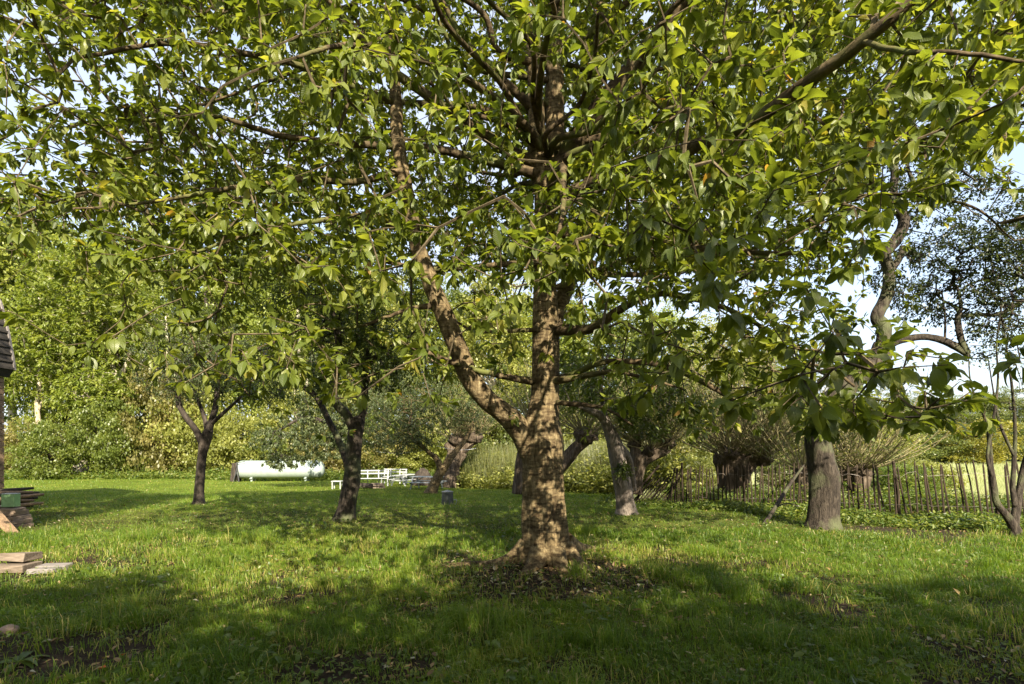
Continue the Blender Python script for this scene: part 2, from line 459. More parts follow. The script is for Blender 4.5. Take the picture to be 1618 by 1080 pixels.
nt.links.new(mb.outputs[2], b.inputs['Base Color'])
b.inputs['Roughness'].default_value = .95; b.inputs['Specular IOR Level'].default_value = .1
bp = N(nt, 'ShaderNodeBump'); bp.inputs['Strength'].default_value = .9; bp.inputs['Distance'].default_value = .05
nt.links.new(n2.outputs['Fac'], bp.inputs['Height']); nt.links.new(bp.outputs[0], b.inputs['Normal'])
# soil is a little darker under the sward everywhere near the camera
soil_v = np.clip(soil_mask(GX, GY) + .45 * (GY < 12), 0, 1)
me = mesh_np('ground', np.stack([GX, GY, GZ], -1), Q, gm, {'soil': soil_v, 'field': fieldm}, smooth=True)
link('ground', me, kind='structure')

# ------------------------------------------------------------------ leaves
def leaf_proto(nl, wid, fold, curl, twist, wave, seed):
    """leaf along +Y, length 1; returns V, quads, uv"""
    ys = np.linspace(0, 1, nl + 1)
    w = wid * np.sin(np.pi * ys ** .85) ** .8 * (1 - .25 * ys) ; w[0] = .012; w[-1] = .004
    V = []; UV = []
    for k, yy in enumerate(ys):
        for s in (-1, 0, 1):
            x = s * w[k]
            z = abs(s) * w[k] * fold + wave * math.sin(yy * 9 + seed + s * 1.3) * w[k] * abs(s)
            a = twist * yy
            x, z = x * math.cos(a) - z * math.sin(a), x * math.sin(a) + z * math.cos(a)
            ang = curl * yy
            yl = (math.sin(ang) / curl) if abs(curl) > 1e-3 else yy
            zl = -(1 - math.cos(ang)) / curl if abs(curl) > 1e-3 else 0
            V.append((x, yl + (-z) * 0 , zl + z)); UV.append((s * w[k] / wid, yy))
    q = []
    for k in range(nl):
        for s in (0, 1):
            a = k * 3 + s
            q.append((a, a + 1, a + 4, a + 3))
    return np.array(V), np.array(q), np.array(UV)

CH_LO = [leaf_proto(3, .275, f, c, t_, .10, s) for s, (f, c, t_) in enumerate([(.30, .5, .1), (.18, 1.0, -.2), (.4, .8, .3), (.1, .3, 0), (.35, 1.3, -.35), (.5, .9, .2)])]
CH_HI = [leaf_proto(10, .275, f, c, t_, .16, s) for s, (f, c, t_) in enumerate([(.30, .5, .1), (.18, 1.0, -.2), (.4, .8, .3), (.1, .3, 0), (.35, 1.3, -.35), (.5, .9, .2)])]
SM = [leaf_proto(2, .27, f, c, 0, .1, s) for s, (f, c) in enumerate([(.3, .6), (.1, 1.0), (.5, .3)])]
def hexleaf(w, fold, curl, a=.32, b_=.68):
    return (np.array([[0, 0, 0], [w, a, fold * w - curl * a * a], [w * .72, b_, fold * w * .8 - curl * b_ * b_], [0, 1, -curl], [-w * .72, b_, fold * w * .8 - curl * b_ * b_], [-w, a, fold * w - curl * a * a]]),
            np.array([[0, 1, 2, 3], [0, 3, 4, 5]]), np.array([[0, 0], [1, a], [.8, b_], [0, 1], [-.8, b_], [-1, a]]))
HX = [hexleaf(.25, f, c) for f, c in ((.35, .15), (.2, .3), (.5, .25), (.15, .1), (.4, .4), (.6, .2))]
HS = HX[:3]
NARROW = [hexleaf(.09, .2, .15), hexleaf(.10, .2, .35)]

def merge_leaves(name, protos, pos, Rm, size, tint, mat, idx):
    Vs, Fs, Us, Ts = [], [], [], []
    n0 = 0
    for k, (pv, pq, pu) in enumerate(protos):
        s = np.where(idx == k)[0]
        if not len(s): continue
        V = np.einsum('vj,nij->nvi', pv, Rm[s]) * size[s][:, None, None] + pos[s][:, None, :]
        nv = len(pv)
        Fq = pq[None] + (np.arange(len(s)) * nv)[:, None, None] + n0
        Vs.append(V.reshape(-1, 3)); Fs.append(Fq.reshape(-1, 4)); Us.append(np.tile(pu, (len(s), 1))); Ts.append(np.repeat(tint[s], nv))
        n0 += len(s) * nv
    return mesh_np(name, np.vstack(Vs), np.vstack(Fs), mat, {'tint': np.concatenate(Ts)}, uv=np.vstack(Us), smooth=True)

def frames(d, rng, flat=.8):
    """rotation matrices with columns side, dir, normal for directions d; normals lean upward"""
    up = rng.normal(0, 1, d.shape) * (1 - flat); up[:, 2] += flat
    nrm = norm(up - d * np.sum(up * d, 1, keepdims=True))
    side = np.cross(d, nrm)
    return np.stack([side, d, nrm], -1)

def prisms(A, B, ra, rb, k=4):
    d = norm(B - A)
    ref = np.where(np.abs(d[:, 2:3]) < .9, np.array([[0, 0, 1.0]]), np.array([[1.0, 0, 0]]))
    u = norm(np.cross(d, ref)); v = np.cross(d, u)
    a = np.linspace(0, 2 * np.pi, k, endpoint=False)
    ring = np.cos(a)[None, :, None] * u[:, None] + np.sin(a)[None, :, None] * v[:, None]
    V = np.stack([A[:, None] + ring * ra[:, None, None], B[:, None] + ring * rb[:, None, None]], 1)
    n = len(A); i = (np.arange(n) * 2 * k)[:, None]; j = np.arange(k)[None]; j2 = (j + 1) % k
    Q = np.stack([i + j, i + j2, i + k + j2, i + k + j], -1).reshape(-1, 4)
    return V.reshape(-1, 3), Q

def grow(limbs, att, rng, rtip=.0025, seg=.22, sag=.05, maxlen=2.2, power=.45):
    """limbs: list of resampled (n,4). att: attractor points. Connect each to the nearest wood."""
    L = np.vstack([l[::max(1, int(.12 / max(np.linalg.norm(l[1, :3] - l[0, :3]), .01)))] for l in limbs])
    ld = np.vstack([norm(np.gradient(l[:, :3], axis=0))[::max(1, int(.12 / max(np.linalg.norm(l[1, :3] - l[0, :3]), .01)))] for l in limbs])
    nl = len(L)
    cap = nl + len(att) * 9 + 10
    pos = np.zeros((cap, 3), np.float32); pos[:nl] = L[:, :3]
    dr = np.zeros((cap, 3), np.float32); dr[:nl] = ld
    par = np.full(cap, -1, int)
    lr = L[:, 3]
    n = nl
    # order by distance to limbs
    dmin = np.array([np.min(np.sum((pos[:nl] - a) ** 2, 1)) for a in att.astype(np.float32)])
    tips = []
    for a in att[np.argsort(dmin)].astype(np.float32):
        d2 = np.sum((pos[:n] - a) ** 2, 1)
        j = int(np.argmin(d2)); d = math.sqrt(d2[j])
        if d > maxlen or d < .02: continue
        k = max(1, int(round(d / seg)))
        k = min(k, 8)
        p0 = pos[j].copy(); c = p0 + dr[j] * d * .45 + rng.normal(0, .06, 3) * d; c[2] += .10 * d
        prev = j
        for q in range(1, k + 1):
            tt = q / k
            pt = (1 - tt) ** 2 * p0 + 2 * tt * (1 - tt) * c + tt * tt * a
            if q < k: pt = pt + rng.normal(0, .012, 3)
            pos[n] = pt; par[n] = prev
            dd = pt - pos[prev]; dr[n] = dd / max(np.linalg.norm(dd), 1e-6)
            prev = n; n += 1
        tips.append(prev)
    cnt = np.zeros(n); cnt[tips] = 1
    for q in range(n - 1, nl - 1, -1):
        cnt[par[q]] += cnt[q]
    idx = np.arange(nl, n)
    rad = rtip * np.maximum(cnt, 1) ** power
    ra = rad[par[idx]]; ra = np.where(par[idx] < nl, rad[idx] * 1.25, ra)
    ra = np.minimum(ra, np.where(par[idx] < nl, lr[np.minimum(par[idx], nl - 1)] * .8, 1))
    V, Qd = prisms(pos[par[idx]].astype(float), pos[idx].astype(float), ra, rad[idx])
    return pos[:n].astype(float), dr[:n].astype(float), np.array(tips), V, Qd, nl

def whorls(pos, dr, tips, rng, nleaf=(5, 9), size=(.09, .15), droop=.5, spread=(.5, 1.3), extra=None, protos=6, petiole=.03):
    reps = rng.randint(nleaf[0], nleaf[1], len(tips))
    ti = np.repeat(tips, reps)
    n = len(ti)
    d = dr[ti].copy()
    ref = norm(rng.normal(0, 1, (n, 3)))
    perp = norm(ref - d * np.sum(ref * d, 1, keepdims=True))
    a = rng.uniform(spread[0], spread[1], n)[:, None]
    ld = d * np.cos(a) + perp * np.sin(a)
    ld[:, 2] = ld[:, 2] * .8 - droop * rng.uniform(.4, 1.3, n)
    ld = norm(ld)
    back = rng.uniform(0, .06, n)[:, None]
    p = pos[ti] - d * back + ld * petiole * rng.uniform(.5, 1.3, n)[:, None]
    return p, frames(ld, rng, .72), rng.uniform(size[0], size[1], n), rng.randint(0, protos, n), ti

def tree_limb(pts, step=.1):
    """pts: (px, py, Y, width_px)"""
    return catmull([(*P(a, b_, Y), w / 2 / F * Y) for a, b_, Y, w in pts], step)

def shift(P4, o):
    q = P4.copy(); q[:, :3] -= np.array(o); return q

# ------------------------------------------------------------------ main tree
O = base(860, 6.85)
main = thing('cherry_tree', 'large spreading tree in the centre with thick peeling reddish trunk and big drooping leaves', 'tree', O)
oo = np.array(O)
def rel(P4): return shift(P4, O)

trunk = catmull([(*P(861, 905, 6.85), .41), (*P(860, 880, 6.85), .36), (*P(860, 850, 6.85), .34), (*P(859, 815, 6.85), .325), (*P(859, 775, 6.85), .31),
                 (*P(859, 735, 6.85), .305), (*P(858, 700, 6.85), .315), (*P(857, 665, 6.85), .26), (*P(861, 622, 6.85), .212), (*P(862, 560, 6.85), .20),
                 (*P(862, 505, 6.85), .195), (*P(861, 440, 6.85), .165), (*P(860, 380, 6.85), .15), (*P(860, 320, 6.85), .148), (*P(862, 270, 6.85), .16), (*P(864, 240, 6.85), .13)], .025)
def trunk_mod(A, S, p):
    h = (p[:, 2] - O[2])[:, None]
    fl = np.exp(-np.maximum(h, 0) / .22)
    m = .90 + fl * (.16 * np.cos(3 * A + .6) + .13 * np.cos(5 * A + 2.1) + .06 * np.cos(9 * A))
    m = m + .05 * np.cos(4 * A + .8 * h + 1) * np.clip(1.4 - h, 0, 1) + .025 * np.cos(7 * A + 2.1 * h)
    band = fbm(A * 3.2 + 5 + 2 * fbm(A * 2, S * 3, 8, 2), S * 15, 51, 4) - .5
    crack = np.abs(fbm(A * 5.5 + .8 * np.sin(S * 3), S * 1.6, 77, 3) - .5)
    m = m + .03 * band + .045 * (fbm(np.cos(A) * 2 + 4, np.sin(A) * 2 + S * 2.5, 15, 3) - .5) - .06 * np.clip(.02 - crack, 0, 1) / .02
    # burl where branches leave
    for z0, r0 in ((1.65 + 180 / F * 6.85, .10), (1.65 + 102 / F * 6.85, .10)):
        m = m + r0 * np.exp(-((h + O[2] - z0) / .07) ** 2) * (.5 + .5 * np.cos(A * 2))
    return m
V, f = tube(rel(trunk), 96, rough=.035, seed=4, mod=lambda A, S, p: trunk_mod(A, S, p + oo))
link('trunk', mesh_np('trunk', V, f, M['bark'], smooth=True), main)
# roots
for pts in ([(895, 864, 6.78, 28), (912, 890, 6.6, 22), (930, 905, 6.35, 16), (948, 915, 6.2, 7)],
            [(832, 862, 6.8, 30), (810, 882, 6.74, 24), (780, 893, 6.70, 18), (740, 894, 6.75, 15), (700, 896, 6.8, 9), (672, 902, 6.8, 4)],
            [(852, 872, 6.65, 34), (842, 896, 6.4, 26), (822, 915, 6.15, 15), (800, 928, 5.95, 7)],
            [(878, 872, 6.65, 32), (890, 902, 6.4, 20), (905, 922, 6.1, 13), (918, 935, 6.0, 6)],
            [(850, 860, 7.2, 60), (838, 868, 7.6, 30), (820, 866, 8.0, 12)],
            [(885, 860, 7.1, 50), (912, 868, 7.5, 26), (945, 868, 7.8, 9)]):
    P4 = tree_limb(pts, .03)
    gz = gh(P4[:, 0], P4[:, 1])
    V, f = tube(rel(P4), 20, rough=.07, seed=len(pts) + 3)
    link('root', mesh_np('root', V, f, M['bark'], smooth=True), main)

LIMBS = [
 # left fork
 [(850, 728, 6.86, 46), (830, 690, 6.82, 39), (802, 657, 6.72, 34), (771, 632, 6.62, 32), (743, 595, 6.5, 32), (722, 545, 6.45, 31), (698, 490, 6.4, 29), (673, 430, 6.35, 26), (655, 370, 6.3, 24), (642, 300, 6.25, 23), (630, 230, 6.2, 21), (625, 150, 6.2, 19), (618, 50, 6.2, 15), (612, -90, 6.3, 11), (596, -230, 6.4, 6)],
 # two stems above
 [(860, 300, 6.85, 36), (850, 250, 6.8, 28), (846, 180, 6.8, 26), (842, 110, 6.8, 22), (826, 20, 6.9, 18), (812, -90, 7.0, 13), (800, -230, 7.1, 7)],
 [(862, 300, 6.9, 34), (873, 240, 6.95, 30), (876, 160, 6.95, 30), (878, 80, 7.0, 26), (884, -20, 7.1, 22), (890, -150, 7.2, 15), (905, -300, 7.2, 7)],
 # thick right-leaning stem
 [(880, 285, 6.7, 34), (900, 240, 6.6, 32), (935, 185, 6.45, 30), (990, 118, 6.2, 28), (1040, 55, 6.0, 25), (1085, -5, 5.8, 21), (1160, -110, 5.5, 14), (1230, -220, 5.3, 7)],
 # stem standing behind
 [(872, 520, 7.0, 26), (905, 420, 7.6, 24), (928, 320, 8.0, 24), (938, 220, 8.1, 23), (944, 120, 8.2, 20), (950, 20, 8.2, 16), (955, -120, 8.3, 9)],
 # right near limb, crossing over towards the camera
 [(878, 320, 6.7, 24), (950, 285, 6.1, 21), (1020, 262, 5.3, 20), (1095, 232, 4.5, 21), (1200, 180, 3.8, 21), (1300, 108, 3.35, 21), (1380, 50, 3.1, 19), (1450, -5, 2.95, 17), (1590, -120, 2.7, 12), (1750, -230, 2.5, 8)],
 [(1360, 65, 3.15, 8), (1420, 80, 2.9, 8), (1500, 82, 2.7, 7), (1600, 95, 2.6, 6), (1680, 130, 2.5, 5)],
 # left upper limbs
 [(852, 262, 6.8, 20), (800, 238, 6.65, 19), (740, 195, 6.4, 17), (670, 145, 6.1, 15), (600, 95, 5.8, 13), (540, 25, 5.6, 11), (470, -60, 5.4, 8)],
 [(846, 175, 6.8, 15), (790, 125, 6.6, 13), (740, 70, 6.5, 11), (700, 0, 6.4, 8), (650, -90, 6.3, 5)],
 [(850, 275, 6.75, 17), (760, 252, 6.5, 14), (700, 238, 6.4, 13), (620, 230, 6.2, 12), (555, 228, 6.0, 10), (450, 215, 5.7, 9), (340, 185, 5.4, 7), (230, 190, 5.1, 5)],
 [(882, 130, 6.9, 16), (850, 70, 6.8, 18), (820, 15, 6.6, 20), (800, -40, 6.5, 17), (760, -140, 6.3, 10)],
 [(885, 90, 7.0, 14), (930, 55, 6.9, 13), (985, 10, 6.8, 11), (1040, -50, 6.7, 8), (1100, -130, 6.6, 5)],
 # low branches to the right
 [(872, 520, 6.8, 22), (910, 520, 6.55, 17), (940, 514, 6.3, 15), (975, 490, 6.0, 14), (1035, 462, 5.5, 11), (1110, 470, 5.0, 9), (1200, 505, 4.4, 7), (1290, 560, 3.9, 6), (1350, 610, 3.6, 4)],
 [(870, 605, 6.85, 15), (905, 592, 6.7, 11), (950, 572, 6.5, 9.5), (1010, 570, 6.3, 9), (1070, 583, 6.1, 9), (1120, 608, 6.0, 9), (1163, 636, 5.9, 8)],
 [(872, 602, 6.75, 14), (910, 597, 6.5, 10), (960, 588, 6.3, 8), (1020, 598, 6.1, 5), (1080, 615, 5.9, 3)],
 [(880, 636, 6.65, 9), (925, 640, 6.4, 7), (960, 648, 6.2, 5), (1000, 672, 6.0, 3)],
 # low branches to the left
 [(850, 602, 6.8, 15), (815, 597, 6.65, 11), (770, 588, 6.5, 9), (720, 575, 6.4, 9), (665, 553, 6.3, 8), (625, 535, 6.2, 6)],
 [(850, 415, 6.8, 12), (760, 418, 6.6, 8), (680, 424, 6.5, 8), (600, 408, 6.3, 6), (530, 375, 6.1, 4)],
 [(855, 520, 6.75, 8), (800, 523, 6.6, 6), (750, 522, 6.5, 5), (715, 505, 6.4, 3)],
 [(683, 482, 6.4, 10), (630, 495, 6.3, 6), (570, 515, 6.1, 5), (500, 520, 5.9, 3)],
 [(655, 372, 6.3, 12), (590, 345, 6.0, 9), (500, 350, 5.6, 8), (400, 372, 5.2, 6), (300, 400, 4.9, 4)],
 [(636, 270, 6.2, 12), (560, 285, 5.8, 10), (470, 280, 5.4, 9), (350, 300, 5.0, 7), (230, 320, 4.8, 5), (110, 330, 4.7, 3)],
 [(625, 160, 6.2, 11), (540, 130, 5.6, 10), (420, 90, 5.0, 9), (280, 70, 4.6, 8), (120, 90, 4.3, 5)],
 # towards the camera
 [(860, 345, 6.7, 16), (875, 280, 5.8, 13), (890, 270, 4.9, 12), (890, 320, 4.0, 9), (882, 375, 3.4, 6)],
 [(868, 260, 6.8, 18), (1000, 205, 5.6, 14), (1060, 170, 4.4, 12), (1080, 180, 3.4, 10), (1060, 190, 2.9, 6)],
 [(858, 230, 6.8, 16), (780, 150, 5.6, 12), (680, 100, 4.6, 10), (560, 70, 3.9, 8), (470, 90, 3.5, 5)],
 [(864, 365, 6.75, 13), (960, 380, 6.0, 11), (1060, 385, 5.2, 9), (1170, 400, 4.5, 8), (1280, 400, 4.0, 6)],
]
rg = np.random.RandomState(11)
limbs = [trunk[::4]]
for k, pts in enumerate(LIMBS):
    P4 = tree_limb(pts, .05)
    j = rg.normal(0, .01, (len(P4), 3)); P4[:, :3] += np.cumsum(j, 0) * .3 - np.linspace(0, 1, len(P4))[:, None] * (j.sum(0) * .3)
    V, f = tube(rel(P4), 20 if k < 6 else 9, rough=.07, seed=k)
    link('limb', mesh_np('limb', V, f, M['bark'] if k in (0, 1, 2, 4) else M['limb_bark'], smooth=True), main)
    limbs.append(P4)
# limbs the photograph shows only as a mass: round the back and above
for k in range(24):
    z0 = rg.uniform(3.6, 9.0)
    az = 2 * math.pi * (k / 24) + rg.uniform(-.2, .2)
    Lh = rg.uniform(3.6, 6.2) * (1 - max(0, z0 - 6.5) * .13)
    if math.sin(az) < -.3: Lh *= .62; z0 = max(z0, 5.5)
    p0 = np.array([O[0] + .05, O[1], z0])
    dv = np.array([math.cos(az), math.sin(az), 0])
    pts = []
    for q in range(6):
        tt = q / 5
        pts.append((*(p0 + dv * Lh * tt + np.array([0, 0, 1.0]) * Lh * (.38 * tt - .30 * tt * tt) + rg.normal(0, .16, 3) * (tt > .05)), (.032 if k % 2 else .045) * (1 - tt) + .008))
    P4 = catmull(pts, .08)
    V, f = tube(rel(P4), 8, rough=.07, seed=k)
    link('limb', mesh_np('limb', V, f, M['limb_bark'], smooth=True), main)
    limbs.append(P4)

# where the crown is full and where it is open, as seen over the lawn (columns 100 px, rows 100 px)
DENS = np.array([
 [1.9, 1.8, 1.7, 1.5, 1.3, 1, .9, .85, .85, .9, 1, 1, 1, 1, 1, 1],
 [1.7, 1.7, 1.6, 1.5, 1.3, 1.1, .85, .75, .75, .85, 1, 1, 1, 1, 1, .75],
 [1.2, 1.2, 1.1, 1.2, 1.2, 1, .8, .75, .8, .9, 1, 1, 1, 1, .8, .12],
 [.55, .65, .8, .95, 1, .9, .7, .7, .85, .9, .9, .9, .8, .5, .05, 0],
 [.25, .35, .6, .8, .85, .7, .45, .35, .7, .7, .8, .9, .9, .2, 0, 0],
 [0, .05, .25, .45, .6, .45, .28, .2, .12, .35, .5, .7, 1, 1, .35, 0],
 [0, 0, .02, .10, .2, .14, .07, .05, .02, .14, .22, .1, .5, .9, .4, 0],
 [0] * 16])
def dens(px, py):
    u = np.clip(px / 100 - .5, 0, 14.999); v = np.clip(py / 100 - .5, 0, 6.999)
    i, j = v.astype(int), u.astype(int); a, b2 = v - i, u - j
    return (DENS[i, j] * (1 - b2) + DENS[i, j + 1] * b2) * (1 - a) + (DENS[i + 1, j] * (1 - b2) + DENS[i + 1, j + 1] * b2) * a

def crown_points(n, rng):
    out = []
    tot = 0
    while tot < n:
        q = rng.uniform(-1, 1, (20000, 3))
        q = q[np.sum(q ** 2, 1) < 1]
        x = .5 + q[:, 0] * 7.2; y = 6.6 + q[:, 1] * 6.3; z = 5.6 + q[:, 2] * 5.6
        ok = (y > 1.9) & (z > 1.75)
        x, y, z = x[ok], y[ok], z[ok]
        px = CX + F * x / y; py = HY - F * (z - CAMH) / y
        inside = (px > -60) & (px < 1680) & (py > -120)
        pr = np.where(inside, dens(px, py), np.where(y + z / .67 > 10.8, np.interp(y, [2, 4, 6], [.3, .55, .6]), .06))
        # near-camera growth only on the right and over the middle; elsewhere the leaves keep their distance
        ymin = np.interp(px, [0, 400, 800, 950, 1200, 1618], [3.7, 3.4, 2.9, 2.6, 2.2, 2.4])
        pr = pr * (y > ymin)
        pr = pr * np.where(py > 430, np.interp(y, [2, 6.2, 7.5], [1, .8, .15]), 1)      # low growth hangs on the near side
        pr = pr * np.clip(-.15 + 2.1 * (vnoise(x * .9 + z * .5, y * .9 - z * .9, 5)), 0.02, 1)
        tier = z + .25 * np.hypot(x - .4, y - 6.8) * .5
        pr = pr * np.clip(-.25 + 2.3 * vnoise(tier * 2.1 + .4 * x, np.arctan2(y - 6.8, x - .4) * 2.6, 15), .06, 1)
        # the stems stay clear of leaves in front
        pr = pr * np.where((np.abs(px - 860) < 42) & (y < 6.9) & (((py > 90) & (py < 290)) | (py > 450)), .06, 1)
        pr = pr * np.interp(y, [2, 4, 13], [1.5, 1, .6]) / 1.2
        # the long left limb, the right stem and the crooked tree beyond stay in view
        for line, hw, ymax, f_ in (([(826, 690), (742, 595), (698, 490), (655, 370)], 30, 6.9, .08), ([(900, 240), (990, 118), (1085, -5)], 24, 6.2, .25), ([(1400, 560), (1390, 500), (1405, 400), (1428, 345), (1410, 255)], 26, 9, .25), ([(655, 370), (630, 230), (625, 120)], 20, 6.3, .25)):
            for (ax, ay), (bx, by) in zip(line[:-1], line[1:]):
                ux, uy = bx - ax, by - ay
                t_ = np.clip(((px - ax) * ux + (py - ay) * uy) / (ux * ux + uy * uy), 0, 1)
                dd = np.hypot(px - ax - t_ * ux, py - ay - t_ * uy)
                pr = pr * np.where((dd < hw) & (y < ymax), f_, 1)
        k = rng.uniform(0, 1, len(x)) < pr
        out.append(np.stack([x, y, z], -1)[k]); tot += k.sum()
    return np.vstack(out)[:n]

att = crown_points(16600, rg)
# sprays that hang low on the near side
sprays = []
for px, py, Y, n, r_ in ((1330, 600, 3.3, 16, .55), (1420, 600, 3.7, 14, .5), (1220, 560, 3.7, 22, .5), (1340, 660, 3.2, 12, .22), (1480, 640, 4.0, 16, .32), (1130, 540, 4.0, 20, .4), (885, 385, 3.2, 26, .30), (660, 350, 4.4, 22, .38), (1100, 110, 3.0, 24, .4), (590, 70, 4.0, 24, .4), (1050, 470, 4.3, 16, .4), (490, 420, 4.6, 26, .5), (1560, 225, 3.4, 10, .25)):
    sprays.append(np.array(P(px, py, Y)) + rg.normal(0, .5, (n, 3)) * r_ * np.array([1.25, 1, .6]))
att = np.vstack([att] + sprays)
pos, dr, tips, V, Qd, nl = grow(limbs, att, rg, rtip=.0024, maxlen=2.6)
link('twigs', mesh_np('twigs', V - oo, Qd, M['twig']), main, kind='stuff')
p, Rm, sz, idx, ti = whorls(pos, dr, tips, rg, (7, 12), (.06, .135), .33, (.6, 1.5))
# side leaves along the twigs
mid = rg.choice(np.arange(nl, len(pos)), 6500, replace=False)
p2, R2, s2, i2, t2 = whorls(pos, dr, mid, rg, (1, 3), (.07, .12), .45)
p = np.vstack([p, p2]); Rm = np.concatenate([Rm, R2]); sz = np.concatenate([sz, s2]); idx = np.concatenate([idx, i2]); ti = np.concatenate([ti, t2])
clump = rg.uniform(0, 1, len(pos))[ti]  # random leaf tone per cluster; wide spread paints some as if in shade
tint = np.clip(.22 + .46 * clump + rg.normal(0, .17, len(p)), 0, .97)
tint[rg.uniform(0, 1, len(p)) < .002] = 1.0
# the 300 leaves that show largest are parts of their own
ctr = p + Rm[:, :, 1] * sz[:, None] * .5
px = CX + F * ctr[:, 0] / ctr[:, 1]; py = HY - F * (ctr[:, 2] - CAMH) / ctr[:, 1]
show = np.where((px > 0) & (px < 1618) & (py > 0), sz / ctr[:, 1], 0)
order = np.argsort(-show)
big = order[:300]; rest = order[300:]
CHM = {}
for t_i in range(5):
    for k, (pv, pq, pu) in enumerate(CH_HI):
        CHM[(t_i, k)] = mesh_np('leaf', pv, pq, M['cherry_leaf'], {'tint': np.full(len(pv), (.2, .36, .5, .65, .8)[t_i])}, uv=pu, smooth=True)
for b_i in big:
    t_i = int(np.clip((tint[b_i] - .12) / .16, 0, 4))
    o = link('leaf', CHM[(t_i, int(idx[b_i]))], main)
    mt = Matrix.Identity(4)
    for r_ in range(3):
        for c_ in range(3):
            mt[r_][c_] = Rm[b_i, r_, c_] * sz[b_i]
        mt[r_][3] = p[b_i, r_] - oo[r_]
    o.matrix_local = mt
near = show[rest] > .021
idm = np.where(near, idx[rest], idx[rest] + 6)
link('foliage', merge_leaves('foliage', CH_LO + HX, p[rest] - oo, Rm[rest], sz[rest], tint[rest], M['cherry_leaf'], idm), main, kind='stuff')
print('finer leaves', near.sum())
print('tris', sum(len(m.polygons) * (2 if len(m.polygons) and len(m.polygons[0].vertices) == 4 else 1) for m in bpy.data.meshes)); print('main tree leaves', len(p), 'twig edges', len(Qd) // 4)

# ------------------------------------------------------------------ orchard trees
def ell(rng, n, c, r, hollow=.0, noise=1.2):
    out = []; tot = 0
    while tot < n:
        q = rng.uniform(-1, 1, (n * 3, 3)); d = np.sum(q ** 2, 1)
        q = q[(d < 1) & (d > hollow)]
        w = np.array(c) + q * np.array(r)
        k = rng.uniform(0, 1, len(w)) < np.clip(-.1 + 1.9 * (vnoise(w[:, 0] * 1.4 + w[:, 2], w[:, 1] * 1.7 - w[:, 2], 8) - .15), 0, 1)
        out.append(w[k]); tot += k.sum()
    return np.vstack(out)[:n]

def orchard_tree(name, label, px, Y, limb_pts, crowns, leafmat, barkmat, leaf=(.04, .075), nleaf=(5, 10), protos=HS, seed=0, sides=14, rough=.09, group=None, droop=.3, trunk_sides=28):
    O_ = base(px, Y)
    t = thing(name, label, 'tree', O_, group=group)
    rng = np.random.RandomState(seed)
    ls = []
    for k, pts in enumerate(limb_pts):
        P4 = tree_limb(pts, .05)
        if k == 0:   # root flare, foot in the ground
            P4[:, 3] *= 1 + .35 * np.exp(-np.maximum(P4[:, 2] - O_[2], 0) / .12)
        V, f = tube(shift(P4, O_), trunk_sides if k == 0 else sides, rough=rough, seed=seed + k,
                    mod=(lambda A, S, p: 1 + .07 * np.cos(3 * A + S * 2) + .04 * np.cos(5 * A - S * 3)))
        link('trunk' if k == 0 else 'limb', mesh_np('trunk', V, f, barkmat, smooth=True), t)
        ls.append(P4)
    if crowns:
        att = np.vstack([ell(rng, n, P(*c), r, h) for (c, r, n, h) in crowns])
        pos, dr, tips, V, Qd, nl = grow(ls, att, rng, rtip=.004, maxlen=3.5, power=.42)
        link('twigs', mesh_np('twigs', V - np.array(O_), Qd, barkmat), t, kind='stuff')
        mid = np.arange(nl, len(pos))
        sel = np.concatenate([tips, tips, rng.choice(mid, min(len(mid), len(tips)), replace=False)])
        p, Rm, sz, idx, ti = whorls(pos, dr, sel, rng, nleaf, leaf, droop, (.4, 1.6), protos=len(protos))
        p = p + rng.normal(0, .05, p.shape)
        tint = np.clip(.15 + .5 * rng.uniform(0, 1, len(pos))[ti] + rng.normal(0, .15, len(p)), 0, 1)
        link('foliage', merge_leaves('foliage', protos, p - np.array(O_), Rm, sz, tint, leafmat, idx), t, kind='stuff')
    return t

orchard_tree('orchard_tree', 'small tree with smooth forked trunk and grey-green crown left of the white tank', 315, 14.2,
  [[(314, 800, 14.2, 16.1), (315, 775, 14.2, 13.6), (317, 745, 14.2, 12.8), (320, 715, 14.2, 13.6), (326, 690, 14.2, 16.1), (331, 678, 14.2, 11.9)],
   [(320, 700, 14.2, 11.9), (310, 680, 14.1, 9.3), (291, 655, 14.0, 8.5), (281, 632, 14.0, 7.6), (283, 600, 14.0, 5.1), (270, 560, 14.0, 2.5)],
   [(328, 690, 14.2, 11.0), (334, 665, 14.2, 9.3), (341, 640, 14.2, 8.5), (345, 600, 14.3, 6.0), (352, 550, 14.4, 3.4)],
   [(328, 684, 14.2, 8.5), (322, 655, 14.4, 6.0), (310, 625, 14.5, 5.1), (300, 580, 14.7, 2.5)],
   [(334, 670, 14.2, 6.8), (350, 655, 14.0, 6.0), (372, 635, 13.8, 4.2), (395, 610, 13.6, 2.5)]],
  [((318, 565, 14.3), (2.0, 1.8, 1.25), 430, 0), ((280, 600, 14.3), (1.1, 1.2, .7), 100, 0), ((400, 600, 14.0), (1.2, 1.2, .7), 130, 0)],
  M['grey_leaf'], M['dark_bark'], seed=21, leaf=(.045, .08))
